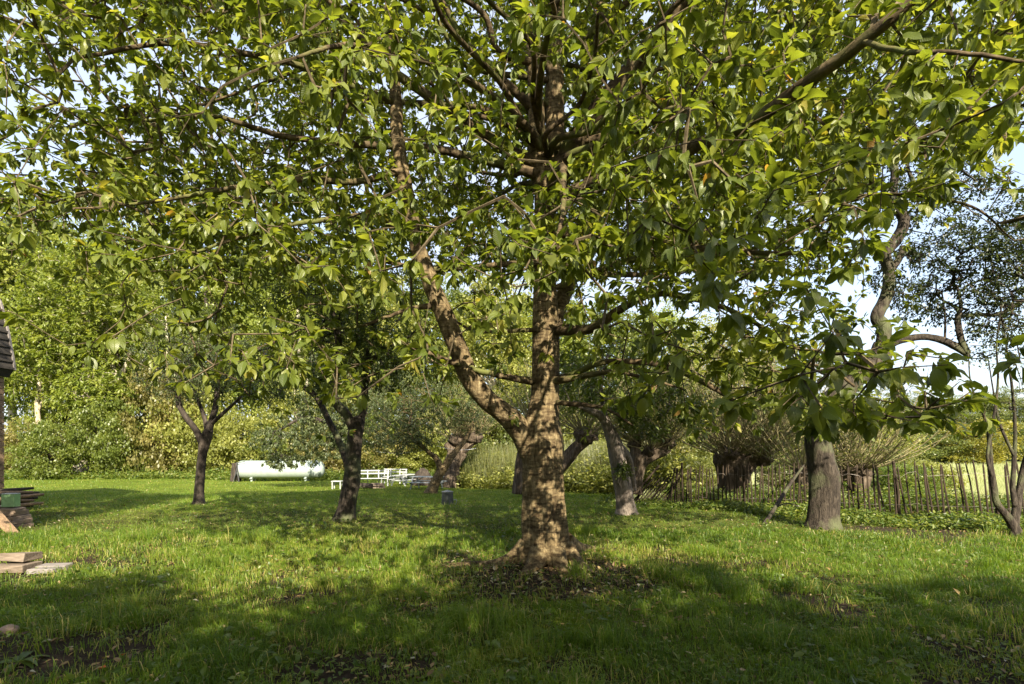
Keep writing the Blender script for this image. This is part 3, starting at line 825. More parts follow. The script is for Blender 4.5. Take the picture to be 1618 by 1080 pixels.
orchard_tree('orchard_tree', 'leaning brown tree dividing into two crooked stems, nearest left of the thick central trunk', 545, 10.8,
  [[(544, 830, 10.8, 30.6), (549, 800, 10.8, 26.3), (556, 760, 10.8, 25.5), (558, 720, 10.8, 23.8), (560, 690, 10.8, 22.9), (566, 660, 10.8, 20.4)],
   [(560, 680, 10.8, 17.0), (548, 655, 10.7, 14.4), (530, 635, 10.7, 13.6), (527, 610, 10.7, 11.9), (534, 575, 10.6, 11.0), (535, 540, 10.6, 10.2), (528, 505, 10.6, 8.5), (515, 470, 10.5, 6.0), (510, 420, 10.5, 3.4)],
   [(566, 670, 10.85, 15.3), (575, 640, 10.9, 11.9), (577, 600, 10.9, 11.0), (583, 550, 11.0, 9.3), (590, 500, 11.0, 7.6), (586, 440, 11, 4.2)],
   [(553, 745, 10.85, 12.8), (540, 705, 11.2, 10.2), (520, 665, 11.4, 9.3), (498, 625, 11.6, 8.5), (472, 608, 11.7, 6.8), (440, 590, 11.8, 3.4)],
   [(580, 580, 10.95, 6.8), (610, 550, 10.9, 4.2), (650, 530, 10.8, 3.4)]],
  [((540, 470, 10.8), (1.9, 1.6, 1.2), 420, 0), ((620, 560, 10.9), (1.2, 1.2, .8), 170, 0), ((455, 600, 11.4), (1.1, 1.0, .7), 130, 0), ((520, 560, 11.2), (1.4, 1.0, .9), 90, 0)],
  M['apple_leaf'], M['grey_bark'], seed=31, leaf=(.05, .09))
orchard_tree('orchard_tree', 'low orchard tree leaning right beside the white picnic table, its fork lit orange', 683, 21,
  [[(680, 784, 21, 17.6), (686, 768, 21, 16.0), (694, 750, 21, 14.4), (702, 736, 21, 15.2)],
   [(698, 745, 21, 12.0), (690, 725, 21, 8.8), (675, 712, 21, 6.4), (655, 695, 20.8, 6.4), (645, 680, 20.8, 4.8), (650, 655, 20.8, 3.2)],
   [(700, 742, 21, 12.8), (712, 724, 21, 11.2), (724, 708, 21.2, 8.8), (738, 690, 21.4, 7.2), (748, 665, 21.5, 4.8)]],
  [((655, 650, 21), (2.3, 1.9, 1.5), 450, 0), ((735, 640, 21.5), (1.7, 1.5, 1.2), 260, 0), ((625, 690, 20.5), (1.5, 1.2, .75), 130, 0)],
  M['grey_leaf'], M['bark'], seed=41, leaf=(.06, .11))
orchard_tree('weeping_tree', 'dark leafed tree whose low branches hang over the white tank', 560, 27,
  [[(556, 768, 27, 16), (558, 740, 27, 14), (556, 700, 27, 12), (545, 660, 27, 10)],
   [(556, 705, 27, 8), (520, 670, 26.6, 6), (480, 660, 26.3, 5), (440, 680, 26, 3)],
   [(552, 690, 27, 8), (580, 650, 27, 6), (600, 620, 27, 4)],
   [(548, 670, 27, 8), (530, 630, 27, 5), (520, 590, 27, 3)]],
  [((480, 690, 26.5), (2.8, 1.8, 1.5), 360, 0), ((452, 729, 26.5), (1.3, .8, .42), 70, 0), ((560, 630, 27), (3.4, 2.4, 3.0), 650, 0)],
  M['grey_leaf'], M['dark_bark'], seed=43, leaf=(.09, .15), droop=.7)
orchard_tree('dead_trunk', 'grey bare trunk leaning left with knothole just right of the thick central trunk', 986, 11.8,
  [[(990, 818, 11.8, 29.0), (988, 795, 11.8, 26.4), (984, 765, 11.8, 26.4), (977, 730, 11.8, 25.5), (971, 700, 11.8, 22.9), (962, 678, 11.8, 17.6), (950, 658, 11.7, 13.2), (925, 645, 11.6, 9.7), (900, 632, 11.5, 5.3)],
   [(974, 705, 11.9, 17.6), (990, 720, 12.2, 13.2), (998, 745, 12.4, 10.6), (1001, 775, 12.5, 9.7)],
   [(962, 680, 11.8, 10.6), (955, 650, 12.0, 7.9), (950, 610, 12.2, 6.2), (960, 560, 12.4, 3.5)]],
  [((1045, 650, 11.6), (1.1, .9, .6), 150, 0), ((960, 600, 12.4), (1.7, 1.3, .9), 170, 0), ((985, 742, 11.45), (.16, .1, .12), 12, 0)],
  M['apple_leaf'], M['dead_bark'], seed=51, leaf=(.07, .11))
orchard_tree('orchard_tree', 'stout grey tree before the paling fence with crooked open crown against the sky', 1300, 9.9,
  [[(1300, 842, 9.9, 42.0), (1301, 815, 9.9, 39.5), (1303, 780, 9.9, 42.0), (1303, 755, 9.9, 42.0), (1297, 725, 9.9, 37.8), (1292, 690, 9.9, 35.3), (1300, 650, 9.9, 33.6), (1340, 605, 9.9, 31.9), (1385, 572, 9.9, 30.2), (1398, 545, 9.9, 26.9)],
   [(1392, 560, 9.9, 22.1), (1396, 520, 9.9, 19.3), (1386, 500, 9.9, 18.6), (1402, 465, 9.9, 17.2), (1405, 430, 9.9, 16.6), (1400, 400, 9.9, 15.8), (1418, 375, 9.9, 16.6), (1428, 345, 9.9, 16.6), (1410, 315, 9.9, 13.1), (1414, 275, 9.9, 11.7), (1408, 255, 9.9, 9.7), (1392, 236, 9.9, 8.3), (1378, 190, 9.9, 4.1)],
   [(1408, 425, 9.9, 11.0), (1422, 405, 9.9, 8.9), (1425, 388, 9.9, 6.2)],
   [(1395, 552, 9.9, 12.4), (1420, 538, 9.8, 11.0), (1460, 532, 9.7, 10.3), (1495, 540, 9.6, 11.0), (1530, 560, 9.5, 10.3)],
   [(1528, 558, 9.5, 9.7), (1518, 535, 9.5, 8.9), (1513, 505, 9.5, 8.3), (1518, 482, 9.5, 5.5), (1512, 450, 9.5, 2.8)],
   [(1516, 500, 9.5, 6.2), (1545, 497, 9.4, 5.5), (1580, 496, 9.3, 6.2), (1610, 478, 9.2, 4.1), (1650, 460, 9.1, 2.8)],
   [(1416, 318, 9.9, 8.3), (1432, 305, 9.8, 6.2), (1443, 290, 9.8, 6.9), (1436, 270, 9.8, 4.8), (1432, 245, 9.8, 4.1), (1450, 215, 9.8, 2.8)],
   [(1493, 540, 9.6, 3.4), (1493, 500, 9.6, 2.8), (1488, 460, 9.6, 2.0)]],
  [((1500, 430, 9.8), (1.35, 1.3, 1.0), 330, 0), ((1590, 400, 9.6), (1.1, 1.1, 1.0), 260, 0), ((1430, 290, 9.9), (.9, .9, .8), 150, 0), ((1500, 300, 9.9), (.9, .9, .5), 90, 0), ((1580, 520, 9.4), (.7, .8, .6), 80, 0), ((1660, 400, 9.4), (.9, .8, 1.2), 120, 0)],
  M['dark_leaf'], M['grey_bark'], seed=61, leaf=(.05, .085), nleaf=(4, 8), rough=.2)
# multi-stemmed shrub at the right edge
orchard_tree('young_tree', 'slender many-stemmed young tree at the right edge by the end of the fence', 1606, 9.1,
  [[(1608, 852, 9.1, 13.5), (1600, 830, 9.1, 12.8), (1588, 812, 9.1, 10.5), (1575, 795, 9.1, 9.0), (1570, 770, 9.1, 8.2), (1566, 740, 9.1, 6.8), (1564, 700, 9.1, 5.2), (1556, 660, 9.1, 3.8), (1535, 610, 9.1, 2.2), (1530, 560, 9.1, 1.5)],
   [(1600, 850, 9.1, 12.0), (1603, 820, 9.1, 12.0), (1610, 780, 9.1, 9.8), (1617, 740, 9.1, 8.2), (1628, 700, 9.0, 6.8), (1640, 640, 9, 3.8)],
   [(1604, 800, 9.1, 9.0), (1600, 770, 9.1, 6.8), (1602, 730, 9.1, 6.0), (1604, 680, 9.1, 4.5), (1600, 620, 9.1, 3.8), (1592, 560, 9.1, 3.0), (1580, 480, 9.1, 2.2)],
   [(1570, 760, 9.1, 5.2), (1560, 720, 9.05, 4.5), (1570, 660, 9.0, 3.8), (1577, 600, 9.0, 3.0), (1575, 540, 9, 2.2), (1585, 470, 9.0, 1.5)],
   [(1602, 720, 9.1, 4.5), (1580, 670, 9.15, 3.8), (1570, 620, 9.2, 2.2), (1562, 570, 9.2, 1.5)]],
  [((1580, 590, 9.1), (.6, .5, 1.4), 60, 0), ((1610, 450, 9.1), (.8, .6, 1.0), 110, 0)],
  M['grey_leaf'], M['grey_bark'], seed=71, leaf=(.035, .06), nleaf=(2, 5), sides=10, trunk_sides=14)

# ------------------------------------------------------------------ pollard willows
def pollard(label, px, py_base, Y, trunk_pts, heads, seed, shoots=70, length=(1.6, 3.4), leaves=10):
    O_ = (( px - CX) / F * Y, Y, CAMH + (HY - py_base) / F * Y)
    t = thing('pollard_willow', label, 'tree', O_)
    rng = np.random.RandomState(seed)
    for k, pts in enumerate(trunk_pts):
        P4 = tree_limb(pts, .06)
        V, f = tube(shift(P4, O_), 32, rough=.22, seed=seed + k, mod=(lambda A, S, p: 1 + .10 * np.cos(5 * A + S) + .06 * np.cos(9 * A - S * 2)))
        link('trunk' if k == 0 else 'arm', mesh_np('trunk', V, f, M['willow_bark'], smooth=True), t)
    bag = Bag(); Lp, Ld = [], []
    for (hx, hy, hY, hr) in heads:
        c = np.array(P(hx, hy, hY))
        kb = Bag()
        # knobbly head
        th = np.linspace(0, np.pi, 12)[:, None]; ph = np.linspace(0, 2 * np.pi, 20, endpoint=False)[None]
        r = hr * (1 + .45 * (fbm(ph * 2 + seed, th * 3 + seed, seed, 3) - .5) * 2 * np.sin(th))
        Vh = np.stack([r * np.sin(th) * np.cos(ph), r * np.sin(th) * np.sin(ph), .8 * r * np.cos(th) + 0 * ph], -1).reshape(-1, 3) + c
        i = np.arange(11)[:, None] * 20; j = np.arange(20)[None]; j2 = (j + 1) % 20
        kb.add(Vh - np.array(O_), np.stack([i + j, i + 20 + j, i + 20 + j2, i + j2], -1).reshape(-1, 4))
        kb.build('head', M['willow_bark'], t, smooth=True)
        n = shoots // len(heads)
        for s in range(n):
            az = rng.uniform(0, 2 * np.pi); e = math.acos(rng.uniform(.12, 1)) * .95
            d = np.array([math.cos(az) * math.sin(e), math.sin(az) * math.sin(e), math.cos(e)])
            L = rng.uniform(*length)
            p0 = c + d * hr * .7
            cv = rng.uniform(.15, .6); sw = rng.normal(0, .05, 3)
            pts = []
            for q in range(6):
                tt = q / 5
                pp = p0 + d * L * tt * (1 - .25 * tt) + np.array([0, 0, 1.0]) * L * (cv * tt * tt) * math.sin(e) + sw * L * math.sin(tt * 3) + rng.normal(0, .04, 3) * tt
                pts.append((*pp, .013 * (1 - tt) * hr / .35 + .004))
            P4 = np.array(pts)
            Vt, ft = tube(shift(P4, O_), 4, cap=False); bag.add(Vt, ft)
            nlv = leaves
            tt = rng.uniform(.25, 1, nlv)
            a = np.interp(tt, np.linspace(0, 1, 6), P4[:, 0]); b2 = np.interp(tt, np.linspace(0, 1, 6), P4[:, 1]); c2 = np.interp(tt, np.linspace(0, 1, 6), P4[:, 2])
            Lp.append(np.stack([a, b2, c2], -1) + rng.normal(0, .04, (nlv, 3)))
            Ld.append(norm(d[None] * .6 + rng.normal(0, .6, (nlv, 3)) + np.array([0, 0, -.1])))
    bag.build('shoots', M['shoot'], t, kind='stuff')
    Lp = np.vstack(Lp); Ld = np.vstack(Ld); n = len(Lp)
    link('foliage', merge_leaves('foliage', NARROW, Lp - np.array(O_), frames(Ld, rng), rng.uniform(.12, .2, n), rng.uniform(0, 1, n), M['willow_leaf'], rng.randint(0, 2, n)), t, kind='stuff')

pollard('thick ribbed pollard willow with spraying shoots behind the leaning tree by the picnic table', 714, 768, 27,
  [[(714, 772, 27, 30.6), (713, 750, 27, 25.5), (715, 730, 27, 25.5), (722, 712, 27, 28.9)], [(722, 716, 27, 17.0), (738, 703, 27, 15.3), (750, 695, 27, 11.9)], [(718, 716, 27, 15.3), (706, 700, 27, 11.9)]],
  [(748, 690, 27, .5), (722, 694, 27, .45)], 81, 150, (1.6, 3.6), 16)
pollard('dark pollard willow half hidden behind the thick central trunk', 822, 775, 18.5,
  [[(820, 780, 18.5, 20), (822, 750, 18.5, 18), (828, 715, 18.5, 20), (845, 690, 18.5, 22)],
   [(868, 760, 18, 18), (885, 738, 18, 20), (905, 712, 18, 20), (925, 695, 18, 18)], [(868, 785, 18, 16), (868, 750, 18, 18)]],
  [(845, 680, 18.5, .4), (925, 688, 18, .42)], 83, 150, (1.4, 3.2), 22)
pollard('dark pollard willow with an arm reaching right behind the grey bare trunk', 1004, 772, 14.5,
  [[(1003, 780, 14.5, 24), (1006, 755, 14.5, 20), (1008, 735, 14.5, 22), (1012, 718, 14.5, 24)],
   [(1008, 736, 14.5, 20), (1022, 722, 14.5, 22), (1040, 712, 14.4, 22), (1056, 704, 14.3, 18)], [(1008, 728, 14.5, 18), (1004, 712, 14.5, 16), (1002, 702, 14.6, 13)]],
  [(1056, 700, 14.3, .22), (1003, 702, 14.6, .20), (1028, 712, 14.4, .2)], 85, 170, (1.4, 3.4), 18)
pollard('broad pollard willow with double head behind the paling fence', 1162, 795, 16.5,
  [[(1160, 800, 16.5, 52), (1160, 770, 16.5, 46), (1160, 745, 16.5, 46), (1158, 724, 16.5, 50)], [(1168, 750, 16.5, 34), (1182, 735, 16.5, 24), (1198, 722, 16.4, 20)]],
  [(1152, 722, 16.5, .5), (1180, 722, 16.5, .40), (1205, 726, 16.3, .28)], 87, 320, (2.4, 5.4), 16)
pollard('low pollard willow with long bare shoots behind the fence right of the stout grey trunk', 1355, 800, 14,
  [[(1356, 805, 14, 30), (1356, 780, 14, 26), (1358, 752, 14, 30)]], [(1358, 745, 14, .3), (1335, 750, 14.2, .22)], 89, 160, (1.2, 3.6), 8)
pollard('small pollard willow with upright shoots just left of the stout grey trunk', 1270, 800, 13.8,
  [[(1268, 805, 13.8, 22), (1268, 780, 13.8, 18), (1268, 750, 13.8, 20)]], [(1268, 745, 13.8, .22)], 90, 60, (1.4, 3.2), 9)

# ------------------------------------------------------------------ wood and hedge behind the lawn
def crown_mesh(name, rng, rad, cz, nclump, per, cs, ls, mat, low=0.0):
    q = norm(rng.normal(0, 1, (nclump, 3))) * rng.uniform(.25, 1, (nclump, 1)) ** .5
    lump = 1 + .35 * (fbm(q[:, 0] * 2 + 5, q[:, 1] * 2 + q[:, 2] * 2, int(cz * 10) % 97, 2) - .5) * 2
    c = q * np.array(rad) * lump[:, None] + np.array([0, 0, cz])
    c = c[c[:, 2] > low]
    pp = np.repeat(c, per, 0) + rng.normal(0, 1, (len(c) * per, 3)) * np.array([cs, cs, cs * .55])
    pp = pp[pp[:, 2] > .03]
    n = len(pp)
    d = norm(rng.normal(0, 1, (n, 3)) + np.array([0, 0, -.2]))
    Rm = frames(d, rng, .55)
    s = rng.uniform(.6, 1.25, n) * ls
    quad = (np.array([[0, 0, 0], [.36, .5, .06], [0, 1, -.08], [-.36, .5, .06]]), np.array([[0, 1, 2, 3]]), np.zeros((4, 2)))
    tint = np.clip(np.repeat(rng.uniform(.1, .9, len(c)), per)[:len(pp)] * .6 + rng.uniform(0, .4, n), 0, 1)
    return merge_leaves(name, [quad], pp, Rm, s, tint, mat, np.zeros(n, int))

def wood_trunk(rng, h, r, spread, nb):
    b = Bag()
    lean = rng.normal(0, .04, 2)
    pts = [(lean[0] * z * z * .08, lean[1] * z * z * .08, z, r * (1 - .75 * z / h) * (1.25 if z < .2 else 1)) for z in np.linspace(-.2, h, 8)]
    b.tube(catmull(pts, .6), 10, rough=.08)
    for k in range(nb):
        z0 = rng.uniform(.3, .85) * h; az = rng.uniform(0, 6.28); L = spread * rng.uniform(.5, 1)
        p0 = np.array([lean[0] * z0 * z0 * .08, lean[1] * z0 * z0 * .08, z0])
        pts = [(*(p0 + np.array([math.cos(az), math.sin(az), .75 - .2 * t]) * L * t), r * .4 * (1 - t) + .02) for t in np.linspace(0, 1, 5)]
        b.tube(catmull(pts, .5), 6)
    return b

rb = np.random.RandomState(101)
PROTO = {}
for k in range(4):
    PROTO['t%d' % k] = (crown_mesh('crown', rb, (3.8, 3.8, 5.6), 8.0, 290, 92, .33, .185, M['wood_leaf'], .8), wood_trunk(rb, 12, .26, 3.4, 12).mesh('trunk', M['dark_bark'], True))
for k in range(3):
    PROTO['s%d' % k] = (crown_mesh('crown', rb, (1.7, 1.7, 1.35), 1.25, 130, 100, .17, .10, M['wood_leaf'], .05), wood_trunk(rb, 1.8, .05, 1.1, 7).mesh('trunk', M['dark_bark'], True))
def wood(name, label, cat, key, leafm, px, Y, hs, ws, barkm='dark_bark', group=None, rz=None, z=None):
    b0 = base(px, Y)
    t = thing(name, label, cat, (b0[0], b0[1], b0[2] if z is None else z), rb.uniform(0, 6.28) if rz is None else rz, group)
    t.scale = (ws, ws, hs)
    a, b2 = PROTO[key]
    for nm, me_, mat_ in (('crown', a, leafm), ('trunk' if key[0] == 't' else 'stems', b2, barkm)):
        o_ = link(nm, me_, t)
        if nm == 'crown': o_['kind'] = 'stuff'
        o_.material_slots[0].link = 'OBJECT'; o_.material_slots[0].material = M[mat_]
    return t

GW = 'tall trees of the wood behind the lawn'
LW = 'tall leafy tree in the sunlit wood behind the lawn'
for k, (px, Y, hs, ws, lm, where) in enumerate([
   (-150, 46, 2.0, 1.6, 'wood_leaf', 'rising above the barn at the far left'), (-40, 50, 2.05, 1.6, 'wood_leaf', 'just right of the barn eave'), (62, 53, 2.05, 1.5, 'wood_leaf_dark', 'left of the pale blotchy trunk'),
   (150, 49, 1.85, 1.5, 'wood_leaf', 'directly behind the pale blotchy trunk'), (245, 52, 1.9, 1.5, 'wood_leaf', 'between the pale blotchy trunk and the small forked tree'),
   (335, 50, 1.75, 1.5, 'wood_leaf_dark', 'straight behind the small forked tree'), (430, 49, 1.65, 1.4, 'wood_leaf', 'behind the middle of the white gas tank'), (520, 52, 1.65, 1.5, 'wood_leaf_dark', 'behind the right end of the white gas tank'),
   (605, 50, 1.5, 1.45, 'hedge_leaf', 'behind the white benches'), (690, 52, 1.5, 1.45, 'wood_leaf_dark', 'behind the leaning orchard tree'), (775, 50, 1.4, 1.4, 'hedge_leaf', 'seen through the fork of the central tree'),
   (860, 52, 1.4, 1.45, 'wood_leaf', 'straight behind the thick central trunk'), (945, 51, 1.3, 1.4, 'wood_leaf_dark', 'between the central trunk and the grey bare trunk'), (1030, 53, 1.25, 1.4, 'wood_leaf', 'behind the collapsed end of the fence'),
   (1110, 55, 1.15, 1.4, 'hedge_leaf', 'just left of the double-headed pollard willow'), (1190, 60, 1.1, 1.4, 'far_leaf', 'just right of the double-headed pollard willow'),
   (20, 62, 2.3, 1.9, 'wood_leaf_dark', 'in the rear row, tallest at the left'), (200, 64, 2.2, 1.9, 'wood_leaf_dark', 'in the rear row right of the pale blotchy trunk'), (400, 62, 2.0, 1.8, 'wood_leaf_dark', 'in the rear row above the gas tank'),
   (590, 62, 1.8, 1.8, 'wood_leaf_dark', 'in the rear row above the benches'), (760, 64, 1.6, 1.7, 'wood_leaf_dark', 'in the rear row left of the central trunk')]):
    cl = {'wood_leaf': 'sunlit green', 'wood_leaf_dark': 'deeper green', 'hedge_leaf': 'yellow-green', 'far_leaf': 'muted green'}[lm]
    wood('woodland_tree', cl + ' woodland tree ' + where, 'tree', 't%d' % (k % 4), lm, px, Y, hs, ws, 'pale_bark' if k % 3 == 1 else 'dark_bark', GW)

for px, Y, top, wpx, lab in ((62, 42, 470, 7, 'slim grey trunk at the edge of the wood left of the pale blotchy trunk'), (206, 43, 430, 8, 'slim dark trunk at the edge of the wood right of the pale blotchy trunk'), (262, 42, 500, 6, 'slim pale trunk at the edge of the wood just left of the small forked tree'), (470, 43, 470, 8, 'slim trunk at the edge of the wood above the middle of the gas tank')):
    orchard_tree('young_tree', lab, px, Y,
      [[(px, 755, Y, wpx * 1.2), (px + 2, 700, Y, wpx), (px - 3, 640, Y, wpx * .9), (px + 3, 570, Y, wpx * .8), (px, top, Y, wpx * .4)], [(px - 2, 650, Y, wpx * .6), (px + 14, 610, Y, wpx * .5), (px + 24, 560, Y, wpx * .3)], [(px, 620, Y, wpx * .5), (px - 16, 580, Y, wpx * .4), (px - 26, 530, Y, wpx * .2)]],
      [((px, 540, Y), (2.2, 1.8, 3.6), 170, 0)], M['wood_leaf'], M['pale_bark'] if px != 206 else M['dark_bark'], seed=px, leaf=(.2, .32), nleaf=(3, 7), trunk_sides=12, sides=8)
# the pale blotched trunk
orchard_tree('plane_tree', 'pale blotchy trunk lit by the sun at the back left of the lawn', 128, 42,
  [[(126, 755, 42, 20), (127, 735, 42, 18), (131, 700, 42, 16), (134, 670, 42, 15), (130, 645, 42, 16), (136, 610, 42, 13), (138, 570, 42, 11), (137, 530, 42, 9), (140, 460, 42, 6), (142, 400, 42, 3)],
   [(130, 650, 42, 10), (120, 635, 42, 8), (117, 615, 42, 5)],
   [(134, 640, 42, 10), (160, 620, 42, 9), (185, 600, 42, 8), (200, 575, 42, 6), (215, 540, 42, 4)],
   [(185, 600, 42, 7), (172, 560, 42, 7), (168, 520, 42, 6), (160, 470, 42, 4)]],
  [((140, 500, 42), (4.5, 3, 6), 500, .1), ((60, 560, 41), (4.5, 2.5, 4), 520, 0), ((150, 630, 39.5), (3.2, 1.6, 2.6), 330, 0), ((110, 460, 40), (4, 2, 4), 420, 0), ((210, 520, 42), (3, 2.5, 4), 260, 0)],
  M['wood_leaf'], M['pale_bark'], seed=91, leaf=(.22, .34), nleaf=(4, 8), rough=.12)

GS = 'shrubs along the back edge of the lawn'
def spot(px):
    for lim, w in ((60, 'beside the barn'), (110, 'left of the pale blotchy trunk'), (175, 'right under the pale blotchy trunk'), (200, 'a little right of the pale blotchy trunk'), (235, 'well right of the pale blotchy trunk'), (275, 'left of the small forked tree'),
                   (320, 'straight behind the small forked tree'), (370, 'between the small forked tree and the gas tank'), (420, 'behind the left end of the gas tank'), (460, 'behind the middle of the gas tank'), (510, 'behind the right end of the gas tank'),
                   (560, 'behind the crooked two-stemmed tree'), (610, 'behind the leftmost white bench'), (650, 'behind the picnic tables'), (700, 'behind the leaning orchard tree'), (745, 'behind the thick ribbed willow'), (800, 'left of the central trunk'),
                   (860, 'straight behind the central trunk'), (920, 'just right of the central trunk'), (980, 'behind the grey bare trunk'), (1040, 'behind the collapsed end of the fence'), (1100, 'left of the double-headed willow'), (1170, 'behind the double-headed willow'),
                   (1230, 'right of the double-headed willow'), (1300, 'behind the stout grey tree'), (1370, 'right of the stout grey tree'), (9999, 'furthest right in the row')):
        if px < lim: return w
shr = [(88, 46, 2.3, 2.4, 'hedge_leaf'), (30, 40, 1.6, 1.9, 'russet_leaf'), (75, 38, 1.0, 1.4, 'wood_leaf_dark'), (95, 41, 2.0, 1.7, 'wood_leaf'), (165, 40, 1.9, 1.5, 'wood_leaf_dark'), (185, 38.5, 1.3, 1.0, 'wood_leaf'), (215, 41, 1.9, 1.7, 'wood_leaf'),
       (255, 41, 2.0, 1.8, 'russet_leaf'), (300, 42, 2.2, 2.0, 'hedge_leaf'), (345, 41, 2.0, 1.8, 'hedge_leaf'), (395, 42, 2.3, 2.0, 'hedge_leaf'), (440, 43, 2.2, 2.0, 'wood_leaf_dark'), (490, 42, 2.2, 2.0, 'hedge_leaf'),
       (535, 42, 2.0, 1.9, 'russet_leaf'), (585, 43, 2.2, 2.0, 'wood_leaf_dark'), (635, 42, 1.5, 1.7, 'russet_leaf'), (665, 42, 1.8, 1.8, 'hedge_leaf'), (720, 43, 1.8, 2.0, 'hedge_leaf'), (770, 42, 1.8, 2.0, 'willow_leaf'), (830, 43, 1.9, 2.0, 'hedge_leaf'),
       (890, 42, 1.9, 2.0, 'willow_leaf'), (950, 42, 1.8, 2.0, 'hedge_leaf'), (1010, 41, 1.8, 1.9, 'russet_leaf'), (1070, 40, 1.7, 1.9, 'willow_leaf'), (1130, 40, 1.7, 1.8, 'hedge_leaf'), (1200, 41, 1.6, 1.8, 'willow_leaf'), (1265, 42, 1.5, 1.8, 'hedge_leaf'),
       (1335, 44, 1.4, 1.8, 'russet_leaf'), (1400, 46, 1.3, 1.8, 'hedge_leaf')]
NAMES = {'russet_leaf': 'russet-leaved shrub in the row behind the lawn', 'hedge_leaf': 'pale yellow-green shrub in the row behind the lawn', 'wood_leaf': 'bright green shrub in the row behind the lawn',
         'wood_leaf_dark': 'deep green shrub in the row behind the lawn', 'willow_leaf': 'olive willow bush in the row behind the lawn', 'far_leaf': 'muted green bush on the far side of the field', 'yellow_leaf': 'round golden-yellow bush at the far edge of the pale field'}
for k, (px, Y, hs, ws, lm) in enumerate(shr):
    wood('shrub', NAMES[lm].split(' in the row')[0] + ' ' + spot(px), 'shrub', 's%d' % (k % 3), lm, px + rb.uniform(-12, 12), Y + rb.uniform(-1.5, 2.5), hs * rb.uniform(.7, 1.75), ws * rb.uniform(.8, 1.15), 'dark_bark', GS)

# nearer scrub behind the willows and the fence
for k, (px, Y, hs, ws, lm) in enumerate([(745, 30, .75, 1.1, 'willow_leaf'), (785, 30, .8, 1.1, 'hedge_leaf'), (925, 27, .85, 1.1, 'willow_leaf'), (960, 26, .8, 1.0, 'hedge_leaf'), (895, 29, .9, 1.1, 'hedge_leaf'), (1050, 24, .75, 1.0, 'russet_leaf'),
      (1095, 22, .65, .8, 'hedge_leaf'), (1240, 20, .6, .7, 'willow_leaf'), (1330, 17, .5, .55, 'nettle_leaf'), (1430, 15.5, .45, .55, 'nettle_leaf'), (1470, 16, .5, .5, 'hedge_leaf'), (1390, 19, .75, .8, 'willow_leaf')]):
    NM = {'willow_leaf': 'olive bush growing between the pollard willows', 'hedge_leaf': 'straw-green bush growing between the pollard willows', 'russet_leaf': 'reddish bush by the collapsed end of the fence', 'nettle_leaf': 'leafy bramble bush behind the paling fence'}
    wood('bush', NM[lm].replace(' growing between the pollard willows', ' among the pollard willows').replace(' by the collapsed end of the fence', '').replace(' behind the paling fence', ' beyond the palings') + ' ' + spot(px), 'bush', 's%d' % ((k + 1) % 3), lm, px, Y, hs, ws, 'dark_bark', 'bushes among the pollard willows')

# far side of the field
GH = 'far hedgerow trees beyond the field'
for k, (px, Y, hs, ws) in enumerate([(1040, 100, .95, 1.5), (1110, 110, 1.0, 1.6), (1180, 104, .95, 1.5), (1250, 112, 1.0, 1.7), (1320, 104, .95, 1.5), (1385, 110, 1.0, 1.6), (1440, 102, .9, 1.5), (1495, 96, .9, 1.5), (1550, 104, 1.0, 1.6), (1600, 98, .95, 1.5),
      (1660, 106, 1.05, 1.6), (1720, 98, 1.0, 1.6), (1790, 104, 1.0, 1.7)]):
    wood('hedgerow_tree', 'distant round-topped tree in the hedgerow beyond the pale field', 'tree', 't%d' % (k % 4), 'far_leaf', px, Y, hs, ws, 'dark_bark', GH)
for k, (px, Y, hs, ws, lm) in enumerate([(1540, 60, 2.2, 2.6, 'yellow_leaf'), (1450, 62, 1.8, 3, 'far_leaf'), (1395, 64, 1.8, 3, 'far_leaf'), (1320, 64, 2, 3, 'far_leaf'), (1490, 66, 1.8, 2.6, 'far_leaf'), (1250, 66, 2.2, 3, 'far_leaf'), (1610, 74, 2.2, 3.4, 'far_leaf'), (1690, 74, 2.2, 3.4, 'far_leaf')]):
    wood('field_bush', NAMES[lm], 'bush', 's%d' % (k % 3), lm, px, Y, hs, ws, 'dark_bark', None if lm == 'yellow_leaf' else 'bushes on the far side of the field')

